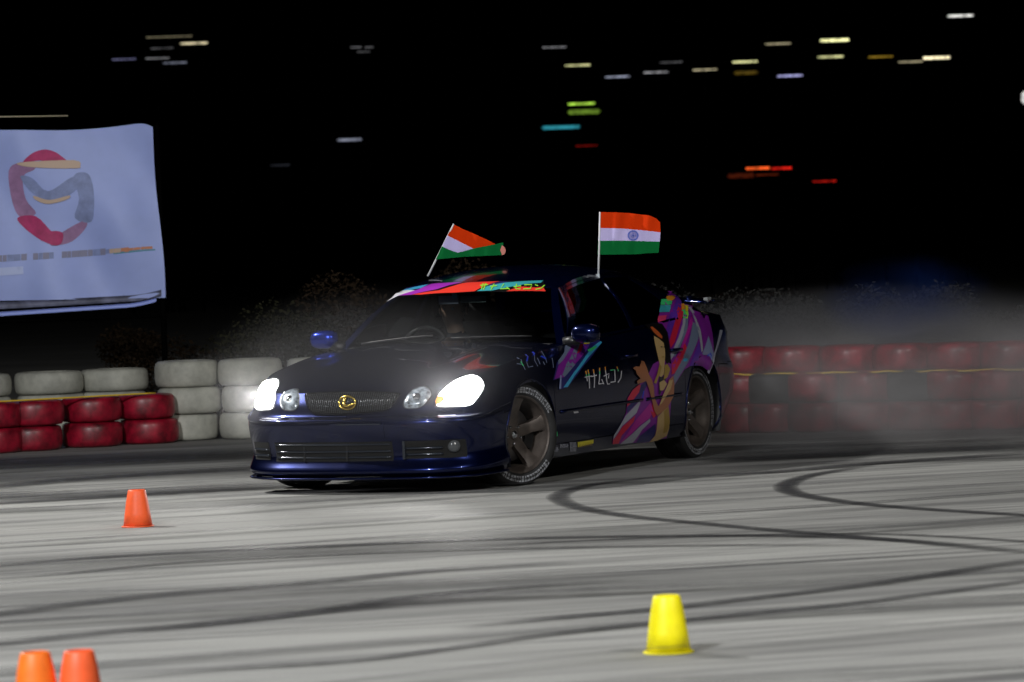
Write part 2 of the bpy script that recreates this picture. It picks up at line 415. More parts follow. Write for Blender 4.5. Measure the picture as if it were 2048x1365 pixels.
for gi, (grid, cl) in enumerate(GR):
    nu, nv = len(grid) - 1, len(grid[0]) - 1
    if gi == 0:                                             # open the wheel arches: pull the rim vertices onto the circle
        for cx, cz, rad in ARCH:
            for rw in grid:
                for p in rw:
                    if p.y > .5:
                        d = Vector((p.x - cx, p.z - cz)); r = d.length
                        if rad - .022 < r < rad + .006:
                            d *= rad / r; p.x = cx + d.x; p.z = cz + d.y
    for i in range(nu):
        for j in range(nv):
            q = [grid[i][j], grid[i + 1][j], grid[i + 1][j + 1], grid[i][j + 1]]
            c = sum(q, Vector()) / 4
            if gi == 0 and c.y > .5 and any((c.x - cx) ** 2 + (c.z - cz) ** 2 < (rad - .004) ** 2 for cx, cz, rad in ARCH): continue
            if gi == 3:
                u, t = (i + .5) / nu, (j + .5) / nv
                lean = .0
                if .05 < t < .90:
                    if .055 + (t * .02) < u < .445: glass.setdefault('front', []).append(q); continue
                    if .475 < u < .80 - .02 * t: glass.setdefault('rear', []).append(q); continue
                nm = 'front_door' if .03 < u < .455 and t < .95 else ('rear_door' if .455 <= u < .83 and t < .95 else 'roof' if t >= .95 or u <= .03 else 'rear_quarter_panel')
            else: nm = cl(c)
            add_quad(nm, q)
CENTRE = {'front_bumper', 'hood', 'trunk_lid', 'roof', 'nose_panel', 'rear_bumper'}
def panel_mesh(quads_list, gap=.0028, depth=.012):
    bm = bmesh.new(); key = {}
    def V(p):
        k = (round(p.x, 4), round(p.y, 4), round(p.z, 4))
        if k not in key: key[k] = bm.verts.new(p)
        return key[k]
    for q in quads_list:
        vs = []
        for p in q:
            v = V(p)
            if v not in vs: vs.append(v)
        if len(vs) >= 3:
            try: bm.faces.new(vs)
            except ValueError: pass
    bm.normal_update()
    return bm
def finish_panel(bm, gap=.003, depth=.012):
    be = [e for e in bm.edges if len(e.link_faces) == 1]
    bv = {v for e in be for v in e.verts}
    mv = {}
    for v in bv:
        c = sum((f.calc_center_median() for f in v.link_faces), Vector()) / len(v.link_faces)
        d = c - v.co
        mv[v] = v.co + d.normalized() * gap if d.length > 1e-6 else v.co.copy()
    nrm = {v: v.normal.copy() for v in bv}
    for v, c in mv.items(): v.co = c
    ext = bmesh.ops.extrude_edge_only(bm, edges=be)
    nv = [x for x in ext['geom'] if isinstance(x, bmesh.types.BMVert)]
    pos = {}
    for v in bv: pos[(round(v.co.x, 5), round(v.co.y, 5), round(v.co.z, 5))] = nrm[v]
    for v in nv:
        n = pos.get((round(v.co.x, 5), round(v.co.y, 5), round(v.co.z, 5)))
        if n: v.co -= n * depth
    for e in be: e.smooth = False
    return bm
all_v = []; all_f = []                                       # the whole outer shell, for laying decals and lamps on it
def outward(bm):
    """make quads face away from the inside of the car"""
    for f in bm.faces:
        c = f.calc_center_median(); ref = Vector((max(-1.2, min(1.3, c.x)), 0, .55))
        if f.normal.dot(c - ref) < 0: f.normal_flip()
    bm.normal_update()
for nm, quads in sorted(parts.items()):
    mir = [[Vector((p.x, -p.y, p.z)) for p in q][::-1] for q in quads]
    sets = [quads + mir] if nm in CENTRE else [quads, mir]
    for s_ in sets:
        for q in s_:
            n = len(all_v); all_v += [p.copy() for p in q]; all_f.append((n, n + 1, n + 2, n + 3))
        bm = panel_mesh(s_); outward(bm); finish_panel(bm)
        o = on_body(from_bm(nm, bm, M['paint'], car))
for nm in ('front', 'rear'):
    for sgn in (1, -1):
        q2 = [[Vector((p.x, sgn * (p.y - .006), p.z)) for p in q] for q in glass[nm]]
        for q in q2:
            n = len(all_v); all_v += [p.copy() for p in q]; all_f.append((n, n + 1, n + 2, n + 3))
        bm = panel_mesh(q2); outward(bm); on_body(from_bm('side_window', bm, M['side_glass'], car))
def full_patch(fn, nu, nv, off=0):
    quads = []
    for s_ in (1, -1):
        g_ = patch(fn, nu, nv)
        for i in range(nu):
            for j in range(nv):
                quads.append([Vector((p.x, p.y * s_, p.z)) for p in (g_[i][j], g_[i + 1][j], g_[i + 1][j + 1], g_[i][j + 1])])
    return quads
for nm, fn, mt, vmin in (('windscreen', wind_pt, 'windscreen', .075), ('rear_window', back_pt, 'side_glass', .10)):
    quads = full_patch(fn, 16, 20)
    for q in quads:
        n = len(all_v); all_v += [p.copy() for p in q]; all_f.append((n, n + 1, n + 2, n + 3))
    def sub(t, v, fn=fn, vmin=vmin): return fn(.02 + t * .95, vmin + v * (1 - vmin))
    bm = panel_mesh(full_patch(sub, 16, 20)); outward(bm); on_body(from_bm(nm, bm, M[mt], car))
    for s_ in (1, -1):                                      # painted pillar beside the glass
        bm = panel_mesh([[Vector((p.x, p.y * s_, p.z)) for p in (g2[i][j], g2[i + 1][j], g2[i + 1][j + 1], g2[i][j + 1])]
                         for g2 in [patch(lambda t, v, fn=fn, vmin=vmin: fn(t, v * vmin), 16, 3)] for i in range(16) for j in range(3)])
        outward(bm); on_body(from_bm('pillar', bm, M['paint'], car))
BVH = BVHTree.FromPolygons(all_v, all_f)
BINV = BODY_M.inverted()
def pick(px, py, near=False):
    """the point of the body seen at a photograph pixel, in car coordinates"""
    o = BINV @ Vector((0, 0, CAMH)); d = (BINV.to_3x3() @ px_dir(px, py)).normalized()
    h = BVH.ray_cast(o, d)
    if near and (h[0] is None or h[0].z < .76 and h[0].y < .70):             # looked in through a wheel arch: stay on the flank
        t = (.85 - o.y) / d.y; return o + d * t
    if h[0] is not None: return h[0]
    best = None                                             # just off the silhouette: the nearest point of the shell
    for k in range(400):
        q = o + d * (22 + k * .02); r = BVH.find_nearest(q)
        if r[0] is not None and (best is None or r[3] < best[0]): best = (r[3], r[0])
    return best[1]
def frame(dirn):
    n = Vector(dirn).normalized(); r = Vector((0, 0, 1)).cross(n).normalized(); u = n.cross(r); return n, r, u
def lay(name, outline, dirn, mt, parent, off=.002, res=.03, bulge=0.0, on=True, holes=None, thick=0.0):
    """a sheet with the given outline (car coordinates) lying on the body, projected along dirn"""
    n, r, u = frame(dirn)
    P2 = [Vector((p.dot(r), p.dot(u))) for p in outline]
    d0 = sum(p.dot(n) for p in outline) / len(outline)
    pts = []
    for a, b in zip(P2, P2[1:] + P2[:1]):
        k = max(1, int((b - a).length / res))
        for i in range(k): pts.append(a.lerp(b, i / k))
    ne = len(pts); edges = [(i, (i + 1) % ne) for i in range(ne)]
    xs = [p.x for p in P2]; ys = [p.y for p in P2]
    def inside(q):
        c = False
        for a, b in zip(P2, P2[1:] + P2[:1]):
            if (a.y > q.y) != (b.y > q.y) and q.x < (b.x - a.x) * (q.y - a.y) / (b.y - a.y) + a.x: c = not c
        return c
    def edist(q):
        best = 9
        for a, b in zip(P2, P2[1:] + P2[:1]):
            ab = b - a; t = max(0, min(1, (q - a).dot(ab) / max(ab.length_squared, 1e-12))); best = min(best, (q - a - ab * t).length)
        return best
    y = min(ys)
    while y < max(ys):
        x = min(xs)
        while x < max(xs):
            q = Vector((x, y))
            if inside(q) and edist(q) > res * .3: pts.append(q)
            x += res
        y += res
    vo, eo, fo, *_ = delaunay_2d_cdt(pts, edges, [], 1, 1e-6)
    mw = max(edist(q) for q in vo) if bulge else 1
    V3 = []; last = 0.0
    for q in vo:
        o = r * q.x + u * q.y + n * (d0 + 1.2)
        h = BVH.ray_cast(o, -n)
        if h[0] is not None and abs(h[0].dot(n) - d0) < .5: last = h[0].dot(n) - d0; p = h[0]; nn = h[1] if h[1].dot(n) > 0 else -h[1]
        else: p = r * q.x + u * q.y + n * (d0 + last); nn = n
        k = off + (bulge * math.sqrt(max(0, 1 - (1 - min(1, edist(q) / mw)) ** 2)) if bulge else 0)
        V3.append(p + nn * k)
    F = [tuple(f) for f in fo]
    if thick:                                               # a rim that runs down into the body
        nb = len(V3); V3 += [p - n * thick for p in V3[:]]
        cnt = {}
        for f in F:
            for a, b in zip(f, f[1:] + f[:1]): cnt[(a, b)] = 1
        F += [(a, b, b + nb, a + nb)[::-1] for (a, b) in cnt if (b, a) not in cnt]
        used = set(i for f in F for i in f)
    bm = bmesh.new(); vs = [bm.verts.new(p) for p in V3]
    for f in F:
        try: bm.faces.new([vs[i] for i in f])
        except ValueError: pass
    bmesh.ops.delete(bm, geom=[v for v in bm.verts if not v.link_faces], context='VERTS')
    bm.normal_update()
    for f in bm.faces:
        if f.normal.dot(n) < -.2: f.normal_flip()
    o = from_bm(name, bm, mt, parent)
    if parent is car: on_body(o)
    return o
def lay_px(name, pts, dirn, mt, parent, **k): return lay(name, [pick(*q, dirn[1] > .9) for q in pts], dirn, mt, parent, **k)

def zpx(ox, oy, s):                       # turn readings made on an enlarged crop back into photograph pixels
    return lambda pts: [(ox + x / s, oy + y / s) for x, y in pts]
ZF = zpx(480, 700, 3.793); ZQ = zpx(1200, 560, 3.793); ZD = zpx(1000, 640, 4.873); ZW = zpx(680, 540, 3.938)
def join(name, objs, mt=None):
    bm = bmesh.new()
    for o in objs: bm.from_mesh(o.data)
    par = objs[0].parent; m0 = mt or objs[0].data.materials[0]
    for o in objs:
        if o in body_parts: body_parts.remove(o)
        D.objects.remove(o)
    o = from_bm(name, bm, m0, par); return on_body(o) if par is car else o
def stroke_poly(pts, w):
    L_, R_ = [], []
    for i, p in enumerate(pts):
        a = Vector(pts[max(i - 1, 0)]); b = Vector(pts[min(i + 1, len(pts) - 1)]); t = (b - a).normalized(); n = Vector((-t.y, t.x)) * w / 2
        L_.append((p[0] + n.x, p[1] + n.y)); R_.append((p[0] - n.x, p[1] - n.y))
    return L_ + R_[::-1]
def strokes(name, conv, lines, w, dirn, mt, off=.005):
    return join(name, [lay_px('stroke', conv(stroke_poly(l, w)), dirn, mt, car, off=off, res=.02) for l in lines])

# --- lamps
M['lamp_on'] = mat('lit_headlamp', (1, 1, 1), .3, emit=(1, .985, .97), emit_s=22)
M['lamp_off'] = mat('clear_lamp', (.40, .46, .52), .25, .25, 1.0, noise=(34, 1.0))  # reflector's bright glints put into a pale mottled colour
M['amber'] = mat('amber_lens', (.8, .3, .04), .2, emit=(1, .45, .1), emit_s=.8)
HLo = [(1480, 400), (1500, 340), (1560, 280), (1640, 225), (1740, 190), (1810, 198), (1850, 240), (1855, 290), (1800, 380), (1740, 430), (1600, 440), (1490, 435)]
HLi = [(1238, 400), (1270, 340), (1330, 290), (1400, 275), (1445, 300), (1455, 345), (1420, 400), (1370, 440), (1290, 452), (1245, 440)]
def rounded(conv, pts, n=4):
    q = catmull([pts[-1]] + pts + [pts[0], pts[1]], n)[n:-n]
    return conv([(a, b) for a, b in q[:-1]])
def mirror_y(L_): return [Vector((p.x, -p.y, p.z)) for p in L_]
def lamp_unit(outline, dirn, lit, name, sgn):
    out = outline if sgn > 0 else mirror_y(outline)[::-1]
    dn = (dirn[0], dirn[1] * sgn, dirn[2])
    bezel = lay(name + '_rim', out, dn, M['black_trim'], car, off=.0015, res=.025)
    c = sum(out, Vector()) / len(out)
    inn = [c + (p - c) * .93 for p in out]
    o = lay(name, inn, dn, M['lamp_on'] if lit else M['lamp_off'], car, off=.003, bulge=.016, res=.014)
    bezel.parent = o; bezel.rotation_euler = (0, 0, 0); body_parts.remove(bezel); bezel.name = 'rim'
    return o, c
HO = [pick(*q) for q in rounded(ZF, HLo)]; HI = [pick(*q) for q in rounded(ZF, HLi)]
for sgn in (1, -1):
    o, c = lamp_unit(HO, (.80, .58, .16), True, 'headlight', sgn)
    L = D.lights.new('headlight_beam', 'SPOT'); L.energy = 80; L.color = (1, .98, .95); L.spot_size = R(75); L.spot_blend = .8; L.shadow_soft_size = .06
    lo = D.objects.new('headlight_beam', L); COL.objects.link(lo)
    p = BODY_M @ (c + Vector((.10, .03 * sgn, 0))); lo.location = p
    lo.rotation_euler = (BODY_M.to_3x3() @ Vector((1, 0, -.02))).to_track_quat('-Z', 'Y').to_euler()
    o, c = lamp_unit(HI, (.93, .28, .25), False, 'inner_lamp', sgn)
    # reflector bowl and bulb cover seen through the round lamp
    vs, fs = lathe_vf([(0, .012), (.022, .008), (.028, -.004)], 16, 'Y')
    rt = Vector((.93, .28 * sgn, .25)).normalized().to_track_quat('Y', 'Z').to_matrix()
    b = mesh('bulb_cover', [rt @ Vector(v) + c + Vector((.022, .006 * sgn, .008)) for v in vs], fs, M['chrome'], o)
    am = [c2 for c2 in HO]
amb = [pick(*q) for q in ZF([(1484, 402), (1500, 365), (1540, 362), (1555, 385), (1530, 410), (1495, 425)])]
lay('indicator', amb, (.80, .58, .16), M['amber'], car, off=.019, res=.02)

# --- grille: flat black sheet painting in the recess shade, frame, vertical bars, badge
GRL = [pick(*q) for q in rounded(ZF, [(500, 345), (560, 331), (760, 322), (1000, 321), (1190, 330), (1205, 345), (1165, 400), (1120, 448), (1000, 466), (800, 481), (620, 479), (550, 470), (515, 425)])]
gy = [p.y for p in GRL]; ym = (max(gy) - min(gy)) / 2; yo = (max(gy) + min(gy)) / 2
GRL = [Vector((p.x, p.y - yo, p.z)) for p in GRL]
c = sum(GRL, Vector()) / len(GRL)
gr = lay('grille', GRL, (1, 0, 0), M['shade_black'], car, off=.003, res=.04)
big = [c + Vector((p.x - c.x, (p.y - c.y) * 1.035, (p.z - c.z) * 1.14)) for p in GRL]
def ring_strip(outer, inner, name, mt, parent, off):
    n = len(outer); pts = []
    def drop(p, k):
        h = BVH.ray_cast(Vector((p.x + 1, p.y, p.z)), Vector((-1, 0, 0)))
        q = h[0] if h[0] is not None else p; return q + Vector((k, 0, 0))
    vs = [drop(p, .001) for p in outer] + [drop(c + (p - c) * 1.0, off) for p in [(a + b) / 2 for a, b in zip(outer, inner)]] + [drop(p, .001) for p in inner]
    fs = []
    for k in range(2):
        for i in range(n): fs.append((k * n + i, k * n + (i + 1) % n, (k + 1) * n + (i + 1) % n, (k + 1) * n + i))
    bm = bmesh.new(); bv = [bm.verts.new(v) for v in vs]
    for f in fs: bm.faces.new([bv[i] for i in f])
    bm.normal_update()
    for f in bm.faces:
        if f.normal.x < 0: f.normal_flip()
    return from_bm(name, bm, mt, parent)
ring_strip(big, GRL, 'grille_frame', M['gloss_black'], gr, .012)
def in_poly(y, z, P_):
    k = False
    for a, b in zip(P_, P_[1:] + P_[:1]):
        if (a.z > z) != (b.z > z) and y < (b.y - a.y) * (z - a.z) / (b.z - a.z) + a.y: k = not k
    return k
mb = MB(); mh = MB()
nb = 44
for i in range(nb):
    y = -ym + 2 * ym * (i + .5) / nb
    zs = [c.z - .12 + .24 * k / 60 for k in range(61)]; ins = [z for z in zs if in_poly(y, z, GRL)]
    if len(ins) < 3: continue
    z0, z1 = min(ins), max(ins)
    pts = []
    for z in (z0, (z0 + z1) / 2, z1):
        h = BVH.ray_cast(Vector((4, y, z)), Vector((-1, 0, 0))); pts.append(h[0] + Vector((.008, 0, 0)))
    mb.add(tube_vf(pts, .0026, 5))
mb.build('grille_bars', mat('grille_metal', (.06, .064, .07), .28, .6), gr, True)
for k in range(4):
    z = c.z - .045 + .028 * k; ys = [(-ym + 2 * ym * i / 40) for i in range(41)]; ys = [y for y in ys if in_poly(y, z, GRL)]
    if len(ys) > 2:
        pts = [BVH.ray_cast(Vector((4, y, z)), Vector((-1, 0, 0)))[0] + Vector((.005, 0, 0)) for y in ys]; mh.add(tube_vf(pts, .0018, 5))
mh.build('grille_mesh', mat('grille_metal_dark', (.02, .02, .022), .35, .6), gr, True)
# badge: an oval ring with an L-shaped stroke
bc = BVH.ray_cast(Vector((4, 0, c.z - .002)), Vector((-1, 0, 0)))[0] + Vector((.022, 0, 0))
bd = MB(); pts = [bc + Vector((0, .056 * math.cos(a), .040 * math.sin(a))) for a in [2 * math.pi * k / 28 for k in range(29)]]
bd.add(tube_vf(pts, .0078, 6))
bd.add(tube_vf([bc + Vector((.002, -.008, .034)), bc + Vector((.004, -.022, .006)), bc + Vector((.004, -.026, -.014)), bc + Vector((.004, .004, -.020)), bc + Vector((.003, .044, -.006))], [.008, .013, .015, .013, .007], 6))
bd.build('badge', M['gold'], gr, True)

# --- front bumper: flat sheets painted dark as air intake openings, slats, lower lip
def by(y, z):                                     # bumper surface point
    h = BVH.ray_cast(Vector((4, y, z)), Vector((-1, 0, 0)))
    return h[0] if h[0] is not None else Vector((2.1, y, z))
def box_on_nose(name, y0, y1, z0, z1, mt, off=.002, res=.03, par=None, skew=0):
    out = [by(y0, z0 + skew), by((y0 + y1) / 2, z0), by(y1, z0), by(y1, z1), by((y0 + y1) / 2, z1), by(y0, z1)]
    return lay(name, out, (1, 0, 0), mt, par or car, off=off, res=res)
def sub_of(o, par): 
    o.parent = par; o.rotation_euler = (0, 0, 0)
    if o in body_parts: body_parts.remove(o)
    return o
M['fog'] = mat('fog_lamp_glass', (.07, .075, .08), .2)
intake = box_on_nose('air_intake', -.52, .30, .225, .345, M['shade_black'])
for z, th in ((.328, .006), (.286, .007), (.250, .008)):
    m_ = MB(); m_.add(tube_vf([by(-.51 + .80 * k / 24, z) + Vector((.008, 0, 0)) for k in range(25)], th, 6)); m_.build('slat', M['bumper_slat'], intake, True)
for y in (-.30, .0):
    m_ = MB(); m_.box(by(y, .287) + Vector((.005, 0, 0)), (.012, .012, .118)); m_.build('upright', M['black_trim'], intake)
for s in (1, -1):
    side_i = box_on_nose('side_intake', .37 * s if s > 0 else -.72, .72 if s > 0 else -.57, .235, .345, M['shade_black'])
    y0, y1 = (.38, .60) if s > 0 else (-.71, -.58)
    for z in (.262, .300):
        m_ = MB(); m_.add(tube_vf([by(y0 + (y1 - y0) * k / 10, z) + Vector((.008, 0, 0)) for k in range(11)], .008, 6)); m_.build('slat', M['bumper_slat'], side_i, True)
    if s > 0:
        m_ = MB(); m_.box(by(.375, .29) + Vector((.012, 0, 0)), (.02, .016, .11)); m_.build('frame', M['bumper_slat'], side_i)
        fp = by(.66, .305); vs, fs = lathe_vf([(0, .014), (.02, .012), (.035, .004), (.04, -.01)], 20, 'Y')
        rt = Vector((.8, .6, 0)).to_track_quat('Y', 'Z').to_matrix()
        on_body(mesh('fog_lamp', [rt @ Vector(v) + fp + Vector((.006, .004, 0)) for v in vs], fs, M['fog'], car))
plate = box_on_nose('plate_recess', -.10, .26, .365, .455, M['paint'], off=.004)
m_ = MB(); m_.add(box_vf((by(.1, .452) + Vector((.010, 0, 0))), (.008, .30, .006))); m_.build('trim', M['bumper_slat'], plate)
# bumper lip and mid crease as real swept sections
def sweep_ring(name, lvl_a, mt, r0, off, imax, zoff=0, flat=1.0):
    pts = []
    for s in (-1, 1):
        seq = [rows[i][lvl_a] for i in range(0, imax)]
        if s < 0: pts += [Vector((p.x, -p.y, p.z)) for p in seq[::-1]]
        else: pts += [p.copy() for p in seq[1:]]
    n = len(pts); vs = []; fs = []; m = 8
    for i, p in enumerate(pts):
        t = (pts[min(i + 1, n - 1)] - pts[max(i - 1, 0)]).normalized(); o = Vector((t.y, -t.x, 0)).normalized()
        if o.x < 0 and abs(p.y) < .5: o = -o
        if o.y * p.y < 0: o = -o
        for k in range(m):
            w = 2 * math.pi * k / m; vs.append(p + o * (off + r0 * math.cos(w)) + Vector((0, 0, zoff + r0 * flat * math.sin(w))))
    for i in range(n - 1):
        for k in range(m): fs.append((i * m + k, i * m + (k + 1) % m, (i + 1) * m + (k + 1) % m, (i + 1) * m + k))
    bm = bmesh.new(); bv = [bm.verts.new(v) for v in vs]
    for f in fs: bm.faces.new([bv[i] for i in f])
    bmesh.ops.recalc_face_normals(bm, faces=bm.faces[:])
    return on_body(from_bm(name, bm, mt, car))
sweep_ring('lip_spoiler', 1, M['paint'], .034, .006, 38, -.012, .28)
sweep_ring('bumper_trim', 21, M['paint'], .012, -.001, 40, -.004, .9)

# --- wheel arch lips and liners
for cx, cz, rad in ARCH:
    for s in (1, -1):
        pts = []
        for k in range(41):
            a = R(-22 + 224 * k / 40); x, z = cx + (rad + .004) * math.cos(a), cz + (rad + .004) * math.sin(a)
            if z < .15: continue
            h = BVH.ray_cast(Vector((x + .0, 2 * s, min(z, 5))), Vector((0, -s, 0)))
            x2, z2 = cx + (rad + .016) * math.cos(a), cz + (rad + .016) * math.sin(a)
            h2 = BVH.ray_cast(Vector((x2, 2 * s, z2)), Vector((0, -s, 0)))
            y = h2[0].y if h2[0] is not None and abs(h2[0].y) > .5 else .86 * s
            pts.append(Vector((x, y, z)))
        m_ = MB(); m_.add(tube_vf(pts, .006, 6)); on_body(m_.build('arch_lip', M['paint'], car, True))
        vs, fs = [], []
        for k in range(25):
            a = R(-30 + 240 * k / 24)
            for y in (.52, .865 if True else 0): vs.append((cx + (rad + .012) * math.cos(a), y * s - .012 * s, cz + (rad + .012) * math.sin(a)))
        for k in range(24): fs.append((2 * k, 2 * k + 1, 2 * k + 3, 2 * k + 2))
        n = len(vs); vs.append((cx, .52 * s - .012 * s, cz))
        for k in range(24): fs.append((2 * k, 2 * k + 2, n))
        on_body(mesh('wheel_liner', vs, fs, M['black_trim'], car, True))
# --- under tray, cowl, cabin
m_ = MB(); m_.box((-.1, 0, .205), (4.1, 1.02, .03)); m_.box((-.0, 0, .20), (2.0, 1.6, .03)); on_body(m_.build('underbody', M['shade_black'], car))
m_ = MB(); m_.box((.60, 0, .80), (.30, 1.42, .12)); m_.box((.50, 0, .62), (.22, 1.40, .30)); on_body(m_.build('dashboard', M['interior'], car))
m_ = MB(); m_.box((-1.25, 0, .90), (.5, 1.35, .04)); on_body(m_.build('parcel_shelf', M['interior'], car))
def seat_part(y):
    e = D.objects.new('seat', None); COL.objects.link(e); e.parent = car; on_body(e)
    def rb(name, c, s, rot=None):
        bm = bmesh.new(); bmesh.ops.create_cube(bm, size=1)
        for v in bm.verts: v.co = Vector((v.co.x * s[0], v.co.y * s[1], v.co.z * s[2]))
        bmesh.ops.bevel(bm, geom=bm.edges[:], offset=.04, segments=3, affect='EDGES')
        if rot: bmesh.ops.rotate(bm, verts=bm.verts[:], cent=(0, 0, 0), matrix=rot)
        for v in bm.verts: v.co += Vector(c)
        return from_bm(name, bm, M['interior'], e)
    rb('seat_cushion', (-.15, y, .36), (.5, .5, .14)); rb('seat_back', (-.40, y, .68), (.13, .5, .6), Matrix.Rotation(R(-14), 3, 'Y'))
    rb('headrest', (-.50, y, 1.05), (.09, .26, .18), Matrix.Rotation(R(-10), 3, 'Y'))
seat_part(-.37); seat_part(.37)
vs, fs = tube_vf([Vector((.36, -.37 + .175 * math.cos(a), .80 + .165 * math.sin(a))) + Vector((-.07 * math.sin(a), 0, 0)) for a in [2 * math.pi * k / 24 for k in range(25)]], .014, 8)
m_ = MB(); m_.add((vs, fs)); m_.add(tube_vf([(.36, -.54, .80), (.40, -.37, .79), (.36, -.20, .80)], .016, 6)); m_.add(tube_vf([(.38, -.37, .79), (.55, -.37, .72)], .03, 8))
on_body(m_.build('steering_wheel', M['black_trim'], car, True))
vis = mat('cabin_mirror_glass', (.30, .34, .38), .3, .2)
m_ = MB(); m_.box((.27, -.21, 1.140), (.02, .14, .055)); on_body(m_.build('rear_view_mirror', vis, car))
m_ = MB(); m_.box((.27, -.035, 1.140), (.012, .18, .042)); on_body(m_.build('pass_tag', mat('pass_tag', (.16, .22, .20), .5), car))
m_ = MB(); m_.box((.29, -.16, 1.165), (.008, .035, .03)); on_body(m_.build('windscreen_sticker', mat('teal_sticker', (.2, .55, .6), .5), car))

# --- door mirrors
M['mirror_lit'] = mat('lit_mirror_blue', (.004, .022, .28), .25, .7, .8, .03)  # far mirror's highlight put into a brighter blue than the body
for s in (1, -1):
    bm = bmesh.new(); bmesh.ops.create_uvsphere(bm, u_segments=24, v_segments=16, radius=1)
    for v in bm.verts:
        p = v.co; q = Vector([math.copysign(abs(c_) ** .72, c_) for c_ in p])
        if q.x < 0: q.x *= .25
        v.co = Vector((q.x * .07, q.y * .095, q.z * .060)) + Vector((.66, .925 * s, .915))
    o = on_body(from_bm('door_mirror', bm, M['mirror_lit'] if s < 0 else M['paint'], car))
    m_ = MB(); m_.add(tube_vf([(.68, .78 * s, .860), (.67, .88 * s, .880)], [.035, .03], 8)); m_.build('mirror_arm', M['black_trim'], o, True)
    vs, fs = box_vf((.641, .925 * s, .915), (.004, .16, .09)); mesh('mirror_glass', vs, fs, M['chrome'], o, False)
# --- door handles, side marker, moulding, spoiler, tail
for s in (1, -1):
    for x in (-.17, -.93):
        h = BVH.ray_cast(Vector((x, 2 * s, .735)), Vector((0, -s, 0)))[0]
        m_ = MB(); m_.add(tube_vf([h + Vector((.085, .004 * s, 0)), h + Vector((.07, .024 * s, .002)), h + Vector((0, .030 * s, .002)), h + Vector((-.07, .024 * s, .002)), h + Vector((-.085, .004 * s, 0))], [.010, .013, .013, .013, .010], 8))
        on_body(m_.build('door_handle', M['paint'], car, True))
    for x0, x1 in ((.98, -.30), (-.36, -.98)):
        pts = [BVH.ray_cast(Vector((x0 + (x1 - x0) * k / 16, 2 * s, .44)), Vector((0, -s, 0)))[0] for k in range(17)]
        m_ = MB(); m_.add(tube_vf(pts, .013, 6)); on_body(m_.build('side_moulding', M['paint'], car, True))
sp = MB(); pts = [Vector((-2.30 + .10 * (y / .6) ** 2, y, 1.045 - .025 * (y / .6) ** 2)) for y in [-.62 + 1.24 * k / 20 for k in range(21)]]
vs, fs = [], []
for p in pts:
    for a, b in ((.07, -.012), (.02, .008), (-.075, .014), (-.08, .004), (0, -.010)): vs.append(p + Vector((a, 0, b)))
for i in range(20):
    for k in range(5): fs.append((i * 5 + k, i * 5 + (k + 1) % 5, (i + 1) * 5 + (k + 1) % 5, (i + 1) * 5 + k))
fs += [(0, 1, 2, 3, 4), tuple(100 + k for k in range(5))[::-1]]
sp.add((vs, fs))
for y in (-.45, .45): sp.box((-2.24, y, 1.02), (.06, .03, .08))
on_body(sp.build('rear_spoiler', M['paint'], car, True))
m_ = MB(); m_.add(box_vf((-2.23, .585, 1.032), (.07, .03, .03))); on_body(m_.build('spoiler_end_lamp', mat('pale_plastic', (.35, .37, .38), .4), car))
for s in (1, -1):
    tl = [Vector((-2.3, s * y, z)) for y, z in ((.30, .90), (.66, .89), (.72, .80), (.66, .72), (.30, .70))]
    lay('tail_lamp', tl, (-1, .25 * s, 0), mat('tail_lens', (.12, .006, .006), .15, 0, 1), car, off=.006, res=.04, bulge=.01)
# wipers
for y0, y1 in ((-.62, -.08), (.06, .58)):
    def wp(y, t): p = wind_pt(t, 1 - abs(y) / .72); return Vector((p.x + .02, y, p.z + .016))
    m_ = MB(); m_.add(tube_vf([wp(y0 + (y1 - y0) * k / 8, .02 + .05 * k / 8) for k in range(9)], .006, 5)); on_body(m_.build('wiper', M['black_trim'], car, True))
for y in (-.30, .28):
    h = BVH.ray_cast(Vector((.95, y, 3)), Vector((0, 0, -1)))[0]
    vs, fs = lathe_vf([(0, .012), (.012, .010), (.02, 0)], 10, 'Z'); on_body(mesh('washer_jet', [Vector(v) + h for v in vs], fs, M['bumper_slat'], car))

